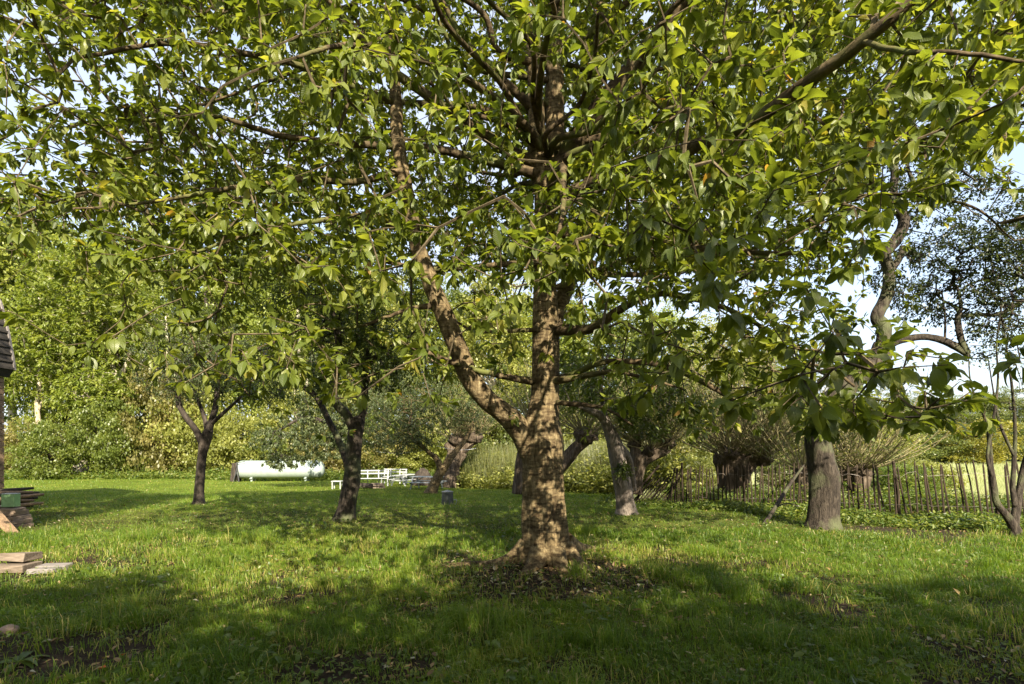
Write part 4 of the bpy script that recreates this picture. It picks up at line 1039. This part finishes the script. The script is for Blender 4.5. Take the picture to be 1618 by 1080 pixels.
# ------------------------------------------------------------------ paling fence
def fence():
    path = np.array([(996, 14.6), (1050, 13.9), (1100, 13.0), (1180, 12.5), (1250, 12.1), (1330, 11.6), (1450, 11.0), (1560, 10.5), (1660, 10.3), (1760, 10.2)])
    xy = np.stack([(path[:, 0] - CX) / F * path[:, 1], path[:, 1]], -1)
    s = np.concatenate([[0], np.cumsum(np.linalg.norm(np.diff(xy, axis=0), axis=1))])
    O_ = (xy[0, 0], xy[0, 1], G(*xy[0]))
    t = thing('paling_fence', 'rustic chestnut paling fence along the right of the lawn, its left end collapsed', 'fence', O_)
    r = np.random.RandomState(5)
    protos = []
    for k in range(6):
        b = Bag()
        w = r.uniform(.036, .052); bend = r.normal(0, .012)
        pts = [(bend * math.sin(z * 3), r.normal(0, .003), z, w / 2 * (1 - .25 * z)) for z in (-.1, .15, .4, .7, .95)] + [(bend * .2, 0, 1.0, .006)]
        V, f = tube(np.array(pts), 6, rough=.12, seed=k)
        V[:, 1] *= .7
        protos.append(mesh_np('paling', V, f, M['paling'], smooth=False))
    d = 0.0
    tops = []
    while d < s[-1]:
        x = np.interp(d, s, xy[:, 0]); y = np.interp(d, s, xy[:, 1])
        px = CX + F * x / y
        h = np.interp(px, [1000, 1060, 1130, 1330, 1560, 1760], [1.04, 1.08, 1.10, 1.20, 1.30, 1.30]) * r.uniform(.94, 1.04)
        lean = np.interp(px, [990, 1045, 1056, 1075, 1330, 1560], [.72, .62, .12, .02, -.05, -.13]) + r.normal(0, .035)
        o = link('paling', protos[r.randint(6)], t)
        o.location = (x - O_[0], y - O_[1], G(x, y) - O_[2] - .03)
        o.rotation_euler = (r.normal(0, .04), lean, math.atan2(xy[-1, 1] - xy[0, 1], xy[-1, 0] - xy[0, 0]) + r.normal(0, .2))
        o.scale = (1, 1, h * (1.0 if px > 1056 else 1.05))
        ang = o.rotation_euler
        tops.append((x - O_[0], y - O_[1], G(x, y) - O_[2], h, lean))
        d += r.uniform(.072, .104) * (1.0 if px < 1300 else 1.12)
    for zf in (.24, .78):
        pts = [(x + math.sin(ln) * h * zf, y, z + h * zf * math.cos(ln) + r.normal(0, .008), .0035) for x, y, z, h, ln in tops]
        b = Bag(); b.tube(np.array(pts), 5); b.build('wire', M['wire'], t)
    for k in range(2, len(tops), 17):
        x, y, z, h, ln = tops[k]
        b = Bag(); b.tube(np.array([(x, y + .05, z - .1, .035), (x + ln * .3, y + .05, z + h * .5, .033), (x + ln * h, y + .05, z + h * 1.03, .03)]), 8, rough=.1); b.build('post', M['paling'], t)
fence()

# leaning stick by the fence
O_ = base(1207, 10.2)
t = thing('leaning_branch', 'cut crooked branch propped against the fence left of the stout grey trunk', 'branch', O_)
P4 = tree_limb([(1203, 834, 10.2, 7), (1218, 812, 10.5, 6), (1232, 790, 10.9, 6), (1248, 765, 11.4, 5), (1270, 735, 11.8, 3)], .05)
V, f = tube(shift(P4, O_), 8, rough=.1, seed=3); link('stem', mesh_np('stem', V, f, M['grey_bark'], smooth=True), t)
P4 = tree_limb([(1226, 800, 10.7, 3), (1245, 795, 10.9, 2), (1262, 800, 11, 1.5)], .05)
V, f = tube(shift(P4, O_), 6); link('side_twig', mesh_np('twig', V, f, M['grey_bark']), t)

# ------------------------------------------------------------------ gas tank
Ot = base(443, 34)
tank = thing('gas_tank', 'long white cylindrical gas tank lying at the back left of the lawn', 'tank', Ot, math.radians(4))
R_, L_ = .60, 5.8
prof = []
for a in np.linspace(-math.pi / 2, 0, 7): prof.append((-L_ / 2 + R_ * .75 + R_ * .75 * math.sin(a), R_ * math.cos(a)))
prof += [(-L_ / 2 + R_ * .75 + k, R_) for k in np.linspace(.4, L_ - R_ * 1.5 - .4, 6)]
for a in np.linspace(0, math.pi / 2, 7): prof.append((L_ / 2 - R_ * .75 + R_ * .75 * math.sin(a), R_ * math.cos(a)))
pp = np.array([(x, 0, .78, max(r, .01)) for x, r in prof])
V = []; S_ = 40
for x, _, z, r in pp:
    for k in range(S_):
        a = 2 * math.pi * k / S_; V.append((x, r * math.cos(a), z + r * math.sin(a)))
i = np.arange(len(pp) - 1)[:, None] * S_; j = np.arange(S_)[None]; j2 = (j + 1) % S_
link('shell', mesh_np('shell', np.array(V), np.stack([i + j, i + j2, i + S_ + j2, i + S_ + j], -1).reshape(-1, 4), M['tank_paint'], smooth=True), tank)
for x in (-1.75, 1.75):
    b = Bag(); b.box((x, -.28, .12), (.12, .10, .34)).box((x, .28, .12), (.12, .10, .34)).box((x, 0, .20), (.14, .9, .05)); b.build('foot', M['tank_paint'], tank, bevel=.006)
b = Bag(); b.tube(np.array([(0, 0, 1.36, .22), (0, 0, 1.44, .22), (0, 0, 1.47, .16)]), 20); b.build('valve_cover', M['tank_paint'], tank, smooth=False)
for x in (-1.9, 1.9):
    b = Bag(); b.tube(np.array([(x - .07, 0, 1.36, .012), (x - .05, 0, 1.45, .012), (x + .05, 0, 1.45, .012), (x + .07, 0, 1.36, .012)]), 6); b.build('lifting_eye', M['tank_paint'], tank)
# dark frame at its left end
Of = base(374, 33.6)
fr = thing('tilted_board', 'dark framed panel leaning at the left end of the white gas tank', 'panel', Of)
b = Bag(); b.box((.0, 0, .62), (.28, .9, 1.2), tilt=(0, .12)); b.build('panel', M['dark_bark'], fr, bevel=.01)
b = Bag(); b.bar((.42, -.5, 0), (.22, -.4, 1.25), .06, .06).bar((.22, -.4, 1.25), (.75, -.4, 1.32), .05, .05).bar((.05, -.5, 0), (.25, -.42, .9), .05, .05); b.build('frame', M['black_metal'], fr)

# ------------------------------------------------------------------ white garden furniture
def picnic_table(label, px, Y, rz, s=1.0, L=1.9, group=None):
    t = thing('picnic_table', label, 'picnic table', base(px, Y), rz, group)
    t.scale = (s, s, s)
    for k in range(5):
        b = Bag(); b.box((0, -.30 + k * .15, .72), (L, .135, .035)); b.build('tabletop_plank', M['white_paint'], t, bevel=.004)
    for sy in (-1, 1):
        for q in (0, 1):
            b = Bag(); b.box((0, sy * (.62 + .15 * q), .43), (L, .135, .035)); b.build('seat_plank', M['white_paint'], t, bevel=.004)
    for x in (-L / 2 + .22, L / 2 - .22):
        for sy in (-1, 1):
            b = Bag(); b.bar((x, sy * .60, 0), (x, sy * .26, .70), .045, .09); b.build('leg', M['white_paint'], t)
        b = Bag(); b.bar((x + .046, -.78, .385), (x + .046, .78, .385), .045, .09); b.build('seat_support', M['white_paint'], t)
        b = Bag(); b.bar((x + .046, -.34, .665), (x + .046, .34, .665), .045, .07); b.build('top_support', M['white_paint'], t)
        b = Bag(); b.bar((x + .02, 0, .40), (x * .3, 0, .69), .04, .05); b.build('brace', M['white_paint'], t)
    return t
def bench(label, px, Y, rz, L=1.6):
    t = thing('bench', label, 'bench', base(px, Y), rz)
    for k in range(3):
        b = Bag(); b.box((0, -.16 + k * .14, .44), (L, .12, .03)); b.build('seat_plank', M['white_paint'], t, bevel=.004)
    for z in (.70, .86):
        b = Bag(); b.box((0, .275, z), (L, .03, .07)); b.build('back_rail', M['white_paint'], t, bevel=.004)
    for x in (-L / 2 + .04, -.3, .3, L / 2 - .04):
        b = Bag(); b.box((x, .235, .455), (.06, .045, .91)); b.build('back_post', M['white_paint'], t)
    for x in (-L / 2 + .05, L / 2 - .05):
        b = Bag(); b.box((x, -.19, .21), (.06, .06, .42)); b.build('leg', M['white_paint'], t)
        b = Bag(); b.bar((x, -.24, .64), (x, .22, .64), .06, .035); b.build('armrest', M['white_paint'], t)
        b = Bag(); b.box((x, -.20, .525), (.05, .05, .17)); b.build('arm_post', M['white_paint'], t)
    return t
picnic_table('white picnic table in front of the leaning orchard tree, nearest of the white furniture', 674, 25.2, math.radians(-14), .86, 1.9)
picnic_table('white picnic table standing between the nearest table and the white benches', 640, 29, math.radians(62), .85, 1.8)
bench('white slatted bench with backrest, leftmost of the white garden furniture', 589, 28.5, math.radians(10), 1.75)
bench('white slatted bench with backrest in the middle, turned away beside the second picnic table', 622, 30.5, math.radians(-12), 1.5)
b = Bag()
t = thing('seat', 'low white stool just left of the crooked two-stemmed tree', 'stool', base(533, 25.5))
b.box((0, 0, .40), (.5, .4, .04)); b.build('seat_top', M['white_paint'], t)
for x in (-.2, .2):
    for y in (-.15, .15):
        b = Bag(); b.box((x, y, .19), (.045, .045, .38)); b.build('leg', M['white_paint'], t)
# stones and boards round the fire place
t = thing('board_stack', 'short stack of weathered boards on the grass in front of the white bench', 'boards', base(591, 26))
for k in range(4):
    b = Bag(); b.box((.05 * k, (k % 2) * .08, .03 + .065 * k), (1.1 - .15 * k, .26, .06), rot=.1 * k - .15); b.build('board', M['board'], t, bevel=.006)
t = thing('log', 'dark log lying beside the boards near the white bench', 'log', base(574, 25.4))
b = Bag(); b.tube(np.array([(-.5, 0, .14, .14), (0, .03, .15, .15), (.45, .05, .14, .13)]), 14, rough=.1); b.build('bark', M['dark_bark'], t, smooth=True)
t = thing('tarpaulin', 'rounded grey-brown heap behind the nearest white picnic table', 'heap', base(668, 29))
th = np.linspace(0, math.pi / 2, 8)[:, None]; ph = np.linspace(0, 2 * math.pi, 20, endpoint=False)[None]
r = 1 + .3 * (fbm(ph * 2, th * 4, 3, 3) - .5)
V = np.stack([.62 * r * np.cos(th) * np.cos(ph), .4 * r * np.cos(th) * np.sin(ph), .95 * r * np.sin(th) + 0 * ph], -1).reshape(-1, 3)
i = np.arange(7)[:, None] * 20; j = np.arange(20)[None]; j2 = (j + 1) % 20
link('cover', mesh_np('cover', V, np.stack([i + j, i + j2, i + 20 + j2, i + 20 + j], -1).reshape(-1, 4), M['dark_bark'], smooth=True), t)

# bucket
t = thing('bucket', 'dark grey upturned bucket with white handle standing on the lawn right of the picnic table', 'bucket', base(707, 13.6), .2)
b = Bag(); b.tube(np.array([(0, 0, 0, .158), (0, 0, .02, .160), (0, 0, .35, .148), (0, 0, .36, .143)]), 28); b.build('body', M['bucket'], t, bevel=0)
b = Bag(); b.tube(np.array([(0, 0, .352, .158), (0, 0, .376, .158), (0, 0, .380, .12)]), 28); b.build('rim', M['lid'], t)
b = Bag(); b.tube(catmull([(.15, -.05, .14, .012), (.20, -.05, .155, .012), (.24, -.05, .13, .012), (.235, -.05, .07, .012), (.20, -.05, .02, .012)], .01), 8); b.build('handle', M['white_paint'], t, smooth=True)

# washing line
b = Bag(); A_ = np.array(P(690, 704, 21)); B_ = np.array(P(752, 708, 24))
b.tube(np.array([(*(A_ * (1 - k) + B_ * k - np.array([0, 0, .12]) * 4 * k * (1 - k)), .009) for k in np.linspace(0, 1, 10)]), 5)
b.build('clothes_line', M['rope'], None, label='white cord strung between the leaning tree and the thick pollard willow', category='cord')
b = Bag(); A_ = np.array(P(594, 713, 21)); B_ = np.array(P(668, 711, 21))
b.tube(np.array([(*(A_ * (1 - k) + B_ * k - np.array([0, 0, .1]) * 4 * k * (1 - k)), .008) for k in np.linspace(0, 1, 10)]), 5)
b.build('clothes_line', M['rope'], None, label='white cord strung low above the white benches', category='cord')

# ------------------------------------------------------------------ barn at the left edge
Ob = ((4 - CX) / F * 13, 13, G(-13.1, 13))
barn = thing('barn', 'timber barn with overhanging dark roof at the left edge', 'barn', Ob)
b = Bag(); b.box((-4, -3.5, 1.55), (8, 7, 3.3)); b.build('wall', M['brick'], barn)
for k in range(22):
    b = Bag(); b.box((.012, -3.5, .10 + .15 * k), (.022, 7.04, .14), tilt=(0, -.06)); b.build('weatherboard', M['old_board'], barn)
rf = Bag()
prof = [(.19, 3.52), (.12, 3.95), (.02, 4.5), (-.17, 5.25), (-.6, 6.0), (-4, 8.2), (-8.3, 3.4)]
Vr = []; n_ = len(prof)
for y in (-7.6, .1):
    for x, z in prof: Vr.append((x, y, z))
    for x, z in prof: Vr.append((x - .12, y, z - .20))
Fq = []
for k in range(n_ - 1):
    a, c = k, k + 1; o2 = 2 * n_
    Fq += [(a, c, c + o2, a + o2), (a + n_, a + n_ + o2, c + n_ + o2, c + n_), (a, a + n_, c + n_, c), (a + o2, c + o2, c + n_ + o2, a + n_ + o2)]
Fq += [(0, 2 * n_, 3 * n_, n_)]
rf.add(np.array(Vr), np.array(Fq)); rf.build('roof', M['thatch'], barn)
for k in range(9):
    z = 3.55 + k * .19
    x = np.interp(z, [p_[1] for p_ in prof[:6]], [p_[0] for p_ in prof[:6]])
    b = Bag(); b.box((x + .01, -3.74, z), (.05, 7.66, .05)); b.build('tile_row', M['thatch'], barn)
b = Bag()
for (x0, z0), (x1, z1) in zip(prof[:-1], prof[1:]): b.bar((x0 + .02, .115, z0), (x1 + .02, .115, z1), .03, .05)
b.build('verge_trim', M['grey_board'], barn)
b = Bag(); b.add([(-8, .004, 3.2), (-4, .004, 7.8), (0, .004, 3.2)], np.array([[0, 1, 2]])); b.build('gable', M['old_board'], barn)

# pile of stones and planks in front of it
def slab(t, nm, c, size, rot, mat, tilt=(0, 0), jit=.012):
    b = Bag(); b.box(c, size, rot, tilt, jit); return b.build(nm, mat, t, bevel=.008)
X0 = lambda px, Y: (px - CX) / F * Y
def item(name, label, cat, px, Y): return thing(name, label, cat, base(px, Y))
t = item('stone_stack', 'stack of flat brown stones at the left edge in front of the barn', 'stones', 14, 9.9)
for k in range(4):
    slab(t, 'stone', (-.02 - .02 * k, 0, .05 + .085 * k), (.66 - .04 * k, .42, .08), .1 * k - .1, M['stone'])
slab(t, 'stone', (.08, -.02, .375), (.30, .30, .07), .3, M['stone'], (.05, .06))
slab(t, 'stone', (-.22, .0, .39), (.22, .28, .10), -.2, M['stone'])
t = item('box', 'small pale green box standing upright on the stack of flat stones', 'box', 17, 9.9); t.location.z += .42
slab(t, 'body', (0, 0, .13), (.24, .14, .25), .1, M['green_box'], jit=.003)
slab(t, 'lid', (0, 0, .262), (.25, .15, .016), .1, M['white_paint'], jit=.001)
t = item('log_pile', 'low heap of dark logs behind the pale green box by the barn', 'logs', 16, 12.2)
for k in range(9):
    x = rb.uniform(-.25, .25); z = .06 + .05 * k; q = rb.uniform(-.15, .15)
    b = Bag(); b.tube(np.array([(x - .25, -.5 - q, z, .04), (x, q, z + .02, .05), (x + .2, .5 + q, z + rb.uniform(-.03, .06), .03)]), 8, rough=.2); b.build('log', M['old_board'] if k % 2 else M['dark_bark'], t, smooth=True)
t = item('plank', 'weathered brown plank leaning against the stone stack at the left edge', 'plank', 6, 9.2)
slab(t, 'board', (.02, 0, .19), (.62, .17, .045), -.15, M['old_board'], (0, .72))
t = item('plank', 'second shorter plank lying flat under the leaning plank', 'plank', -6, 9.0)
slab(t, 'board', (0, 0, .03), (.6, .18, .045), .5, M['old_board'])
# timber blocks in the grass
t = item('timber_block', 'pale sawn timber block on top of the two lower ones at the left edge', 'timber', 32, 6.65); t.location.z += .115
slab(t, 'block', (0, 0, .055), (.34, .30, .095), .06, M['board'], (-.12, .02))
t = item('timber_block', 'pale flat timber block under the upper one at the far left edge', 'timber', 30, 6.55)
slab(t, 'block', (-.05, 0, .055), (.44, .30, .085), .05, M['board'])
t = item('timber_block', 'light plank end cut by the left edge of the picture beside the stacked blocks', 'timber', -2, 6.5)
slab(t, 'block', (-.16, 0, .035), (.34, .2, .07), -.1, M['board'])
t = item('timber_block', 'split grey timber block lying flat in the grass right of the stacked blocks', 'timber', 80, 6.6)
slab(t, 'block', (0, .06, .035), (.34, .16, .07), .12, M['grey_board'])
slab(t, 'block', (0, -.09, .03), (.33, .14, .06), .05, M['grey_board'])
t = item('stone', 'round brown stone in the bare soil at the lower left edge', 'stone', 14, 4.35)
b = Bag(); b.tube(np.array([(-.07, 0, .02, .01), (-.055, 0, .025, .035), (0, 0, .03, .05), (.055, .01, .028, .035), (.07, .01, .025, .01)]), 12, rough=.15); b.build('pebble', M['stone'], t, smooth=True)

# ------------------------------------------------------------------ unseen house behind the camera, added as a shade caster
H = thing('unseen_shade_house', 'unseen brick house added behind the viewpoint as a shade caster', 'house', (0, -13, 0))
EH = 4.6
b = Bag(); b.box((0, -4, EH / 2 - .1), (24, 8, EH + .2)); b.build('wall', M['brick'], H)
b = Bag()
b.add([(-12.4, .5, EH), (12.4, .5, EH), (12.4, -4, EH + 3.2), (-12.4, -4, EH + 3.2), (-12.4, -8.5, EH), (12.4, -8.5, EH)], np.array([[0, 1, 2, 3], [3, 2, 5, 4], [0, 4, 5, 1]]))
b.add([(-12.4, .5, EH), (-12.4, -4, EH + 3.2), (-12.4, -8.5, EH), (12.4, .5, EH), (12.4, -4, EH + 3.2), (12.4, -8.5, EH)], np.array([[0, 1, 2], [3, 5, 4]]))
b.build('roof', M['roof_tile'], H)
for x in (-9, -5.5, 2, 5.5, 9):
    for z in (1.6,):
        w_ = Bag().box((x, .02, z), (1.15, .06, 1.35)).build('window', M['white_paint'], H)
        for q in (-.27, .27): Bag().box((x + q, .055, z), (.46, .02, 1.15)).build('pane', M['glass'], w_)
d_ = Bag().box((-2, .02, 1.05), (1.0, .06, 2.1)).build('door', M['old_board'], H)

HT = 'unseen trees added outside the view for shade'  # trees added out of view, sized to set the lawn's shade edge
for k, (x, y, hs, ws) in enumerate([(-9.5, -5.5, .44, .85), (-5.6, -6.0, .50, .9), (-1.8, -5.6, .53, .92), (2.2, -5.6, .56, .98), (5.8, -6.0, .57, .98), (9.8, -5.6, .545, .98), (13.9, -5.7, .55, .98), (-13.5, -6, .45, .9), (-9.8, 5.2, .72, .75), (5.5, -8.4, .6, .8)]):
    w_ = wood('unseen_shade_tree', 'unseen leafy tree added outside the view to shade the lawn', 'tree', 't%d' % (k % 4), 'wood_leaf_dark', 809, 5, hs, ws, 'dark_bark', HT)
    w_.location = (x, y, G(x, y))
# ------------------------------------------------------------------ grass and ground cover
rgx = np.random.RandomState(303)
def sample_ground(n, y0, y1, k, wide=1.12, side=.8):
    """density falls as y**-k inside the view wedge"""
    u = rgx.uniform(0, 1, n)
    e = 2 - k
    y = (y0 ** e + u * (y1 ** e - y0 ** e)) ** (1 / e)
    x = rgx.uniform(-1, 1, n) * (y * wide + side)
    return x, y
def blades(n, y0, y1, k, hmin, hmax, w0, seed, tall=.0):
    x, y = sample_ground(n, y0, y1, k)
    s = soil_mask(x, y)
    tuft = fbm(x * 3.5, y * 3.5, 61, 3)
    keep = rgx.uniform(0, 1, n) < np.clip(1.05 - s * 1.05, 0.03, 1) * np.clip(.25 + tuft * 1.5, 0, 1)
    keep &= ~((x > 3.6) & (y > 15))
    keep &= ~((x < -12.9) & (y > 5) & (y < 13))
    keep &= np.hypot(x - O[0], y - O[1]) > .36
    x, y, tuft, s = x[keep], y[keep], tuft[keep], s[keep]
    n = len(x)
    z = gh(x, y)
    h = rgx.uniform(hmin, hmax, n) * (.45 + 1.2 * tuft)
    h *= np.where(rgx.uniform(0, 1, n) < .04, 1.8, 1) * (1 + 1.2 * np.clip((vnoise(x * 2.4, y * 2.4, 99) - .68) * 5, 0, 1))
    w = w0 * rgx.uniform(.6, 1.3, n) * np.maximum(1, y / 7)
    az = rgx.uniform(0, 2 * np.pi, n) ; lean = rgx.uniform(.25, 1.25, n)
    clump = vnoise(x * 6, y * 6, 70) * 6.28
    az = np.where(rgx.uniform(0, 1, n) < .5, clump, az)
    dx, dy = np.cos(az), np.sin(az)
    sx, sy = -dy, dx
    fa = rgx.uniform(0, np.pi, n)
    sx, sy = np.cos(fa), np.sin(fa)
    b0 = np.stack([x, y, z - .005], -1)
    side = np.stack([sx, sy, 0 * sx], -1) * w[:, None] / 2
    mid = b0 + np.stack([dx * lean * h * .25, dy * lean * h * .25, h * .62], -1)
    tip = b0 + np.stack([dx * lean * h * 1.0, dy * lean * h * 1.0, h * (1.08 - .55 * lean)], -1)
    far = y0 > 5
    V = np.stack([b0 - side * 1.1, b0 + side * 1.1, tip], 1) if far else np.stack([b0 - side, b0 + side, mid - side * .8, mid + side * .8, tip], 1)
    i = (np.arange(n) * (3 if far else 5))[:, None]
    T = i + np.array([[0, 1, 2]]) if far else np.concatenate([i + np.array([[0, 1, 3]]), i + np.array([[0, 3, 2]]), i + np.array([[2, 3, 4]])], 0)
    big = fbm(x * .55, y * .55, 90, 3)
    med = fbm(x * 2.6, y * 2.6, 95, 3)
    tn = np.clip(-.12 + .55 * big + .55 * med + rgx.normal(0, .16, n) + .10 * s, 0, .9)
    dry = rgx.uniform(0, 1, n) < .05 + .12 * (s > .2)
    tn = np.where(dry, rgx.uniform(.88, 1, n), tn)
    return V.reshape(-1, 3), T, np.repeat(tn, 3 if far else 5)
gV, gT, gt = [], [], []; n0 = 0
for args in ((290000, 2.9, 9.5, .95, .028, .11, .0060, 1), (190000, 8.5, 20, 1.1, .04, .09, .0050, 2), (60000, 18, 44, 1.2, .06, .11, .006, 3)):
    V, T, tt = blades(*args)
    gV.append(V); gT.append(T + n0); gt.append(tt); n0 += len(V)
link('grass', mesh_np('grass', np.vstack(gV), np.vstack(gT), M['grass'], {'tint': np.concatenate(gt)}), None, label='short patchy lawn grass covering the orchard floor', category='grass', kind='stuff')
print('grass tris', sum(len(t) for t in gT))

def scatter_leaves(name, label, cat, x, y, zoff, size, tint, mat, protos, flat=.85, tilt=.35):
    n = len(x)
    d = norm(np.stack([rgx.normal(0, 1, n), rgx.normal(0, 1, n), rgx.normal(0, tilt, n)], -1))
    pos = np.stack([x, y, gh(x, y) + zoff], -1)
    return link(name, merge_leaves(name, protos, pos, frames(d, rgx, flat), size, tint, mat, rgx.randint(0, len(protos), n)), None, label=label, category=cat, kind='stuff')
# clover and small broad weeds in the sward
x, y = sample_ground(42000, 3.0, 14, 1.0)
m = (fbm(x * 1.1 + 9, y * 1.1, 44, 3) > .50)
x, y = x[m], y[m]
scatter_leaves('low_weeds', 'small broad-leaved weeds and clover mixed through the grass', 'weeds', x, y, rgx.uniform(.01, .055, len(x)), rgx.uniform(.02, .065, len(x)), rgx.uniform(0, .8, len(x)), M['nettle_leaf'], HS)
# fallen leaves
x, y = sample_ground(7000, 3.0, 11, 1.2)
m = (fbm(x * .8 + 3, y * .8, 46, 3) - .12 * soil_mask(x, y) > .50)
x, y = x[m], y[m]
scatter_leaves('broad_weeds', 'larger plantain and dock leaves in the shaded foreground grass', 'weeds', x, y, rgx.uniform(.02, .07, len(x)), rgx.uniform(.05, .11, len(x)), rgx.uniform(0, .7, len(x)), M['nettle_leaf'], CH_LO, .6, .8)
x, y = sample_ground(7500, 3.0, 16, 1.0)
xs = O[0] + rgx.normal(.3, 1.3, 1700); ys = O[1] - .5 + rgx.normal(0, .8, 1700)
x = np.concatenate([x, xs]); y = np.concatenate([y, ys])
tl = rgx.uniform(0, 1, len(x)) ** 1.3 * .93; tl[rgx.uniform(0, 1, len(x)) < .004] = 1
scatter_leaves('fallen_leaves', 'scattered dry brown and yellow leaves on the grass and bare soil', 'leaves', x, y, rgx.uniform(.005, .04, len(x)), rgx.uniform(.03, .085, len(x)), tl, M['litter'], HS, .9, .25)
# nettles, ground ivy along the fence and the back edge
def cover(n, path, wdt, hmax, name, label, size, mat, seed):
    r = np.random.RandomState(seed)
    path = np.array([((a - CX) / F * b2, b2) for a, b2 in path])
    s = np.concatenate([[0], np.cumsum(np.linalg.norm(np.diff(path, axis=0), axis=1))])
    d = r.uniform(0, s[-1], n)
    x = np.interp(d, s, path[:, 0]) + r.normal(0, .15, n); y = np.interp(d, s, path[:, 1]) + r.uniform(-1, 1, n) * wdt
    hh = hmax * np.clip(fbm(x * 1.2, y * 1.2, seed, 3) * 1.7 - .25, .05, 1) * (1 - .5 * np.abs(r.uniform(-1, 1, n)))
    z = gh(x, y) + hh * r.uniform(0, 1, n) ** .7
    dd = norm(r.normal(0, 1, (n, 3)) * np.array([1, 1, .5]))
    o = link(name, merge_leaves(name, HS, np.stack([x, y, z], -1), frames(dd, r, .7), r.uniform(*size, n), r.uniform(0, 1, n), mat, r.randint(0, 3, n)), None, label=label, category='ground cover', kind='stuff')
cover(17000, [(960, 14.8), (1060, 13.6), (1200, 12.0), (1330, 11.0), (1500, 10.2), (1700, 9.7)], .75, .30, 'ground_cover', 'low green nettles and ground ivy along the foot of the paling fence', (.05, .10), M['nettle_leaf'], 401)
cover(16000, [(1060, 15.2), (1200, 13.8), (1330, 12.9), (1500, 12.0), (1700, 11.6)], .8, .75, 'bramble', 'tangled green brambles behind the paling fence', (.05, .10), M['nettle_leaf'], 402)
cover(16000, [(700, 30), (800, 27), (900, 24), (1000, 20), (1060, 17)], 2.6, 2.0, 'nettle_bed', 'tall pale nettles and reeds behind the thick central trunk', (.13, .24), M['hedge_leaf'], 403)
cover(15000, [(-30, 37), (150, 38), (300, 38.5), (420, 37), (520, 38), (640, 37), (720, 33)], 2.0, .9, 'border_plants', 'low leafy plants along the back edge of the lawn', (.14, .26), M['nettle_leaf'], 404)
# reed stalks
r = np.random.RandomState(9); n = 5000
path = np.array([((a - CX) / F * b2, b2) for a, b2 in [(720, 31), (800, 28), (900, 25), (1000, 21), (1050, 18)]])
tt = r.uniform(0, 1, n) * 4; x = np.interp(tt, range(5), path[:, 0]); y = np.interp(tt, range(5), path[:, 1]) + r.uniform(-2, 2.6, n)
z = gh(x, y); hgt = r.uniform(.9, 2.5, n)
A = np.stack([x, y, z], -1); B = A + np.stack([r.normal(0, .16, n) * hgt, r.normal(0, .16, n) * hgt, hgt], -1)
Vv, Qq = prisms(A, B, np.full(n, .012), np.full(n, .004), 3)
link('reed_stalks', mesh_np('reed_stalks', Vv, Qq, M['willow_leaf'], {'tint': np.repeat(r.uniform(.3, 1, n), 6)}), None, label='upright straw-coloured stalks in the nettle bed behind the central trunk', category='reeds', kind='stuff')
# pale field beyond the fence: standing grass
n = 50000
y = 15.5 + r.uniform(0, 1, n) ** 1.6 * 40; x = 4 + r.uniform(0, 1, n) * (y * 1.15 - 2)
z = gh(x, y); hgt = r.uniform(.08, .28, n) * (1 + y / 40)
A = np.stack([x, y, z], -1); w = .01 + y * .0009
sd = np.stack([w, 0 * w, 0 * w], -1); B = A + np.stack([r.normal(0, .3, n) * hgt, r.normal(0, .3, n) * hgt, hgt], -1)
Vv = np.stack([A - sd, A + sd, B], 1).reshape(-1, 3)
link('meadow_grass', mesh_np('meadow_grass', Vv, np.arange(n * 3).reshape(-1, 3), M['meadow'], {'tint': np.repeat(r.uniform(.4, 1, n), 3)}), None, label='pale yellow-green meadow grass beyond the paling fence', category='grass', kind='stuff')

# individual plants in the foreground
def rosette(label, px, Y, L, n, seed, up=.5, wid=1.0, mat='nettle_leaf'):
    r = np.random.RandomState(seed); O_ = base(px, Y)
    t = thing('weed', label, 'plant', O_)
    for k in range(n):
        a = k * 2.4 + r.uniform(-.3, .3); e = up * r.uniform(.6, 1.3)
        pv, pq, pu = leaf_proto(7, .12 * wid, .3, 1.1, r.uniform(-.3, .3), .2, k)
        d = np.array([[math.cos(a) * math.cos(e), math.sin(a) * math.cos(e), math.sin(e)]])
        Rm = frames(d, r, .95)[0]
        V = pv @ Rm.T * L * r.uniform(.7, 1.15)
        link('leaf', mesh_np('leaf', V, pq, M[mat], {'tint': np.full(len(V), r.uniform(.1, .6))}, uv=pu, smooth=True), t)
rosette('grassy tuft of long pointed leaves at the edge of the bare soil, lower left', 90, 4.75, .22, 11, 1, .7, .5)
rosette('broad-leaved weed at the bottom edge left of centre', 705, 3.62, .24, 7, 2, .45, 1.3)
rosette('dandelion-like rosette in the shaded grass right of centre', 1290, 4.75, .17, 8, 3, .5, 1.0)
rosette('upright dock seedling with spoon-shaped leaves below the central trunk', 948, 4.9, .17, 5, 4, .95, 1.2)
rosette('tall thin-leaved weed in the foreground lawn, lower right', 1375, 5.35, .18, 7, 5, .7, .9)
rosette('broad grey-green weed lying in the lower left foreground', 345, 3.85, .22, 6, 6, .25, 1.4, 'grey_leaf')
rosette('leafy weed beside the bare soil at the lower left corner', 30, 3.75, .26, 8, 7, .5, 1.0)
rosette('tuft of bright blades at the foot of the central tree', 690, 6.0, .16, 9, 8, 1.0, .4)
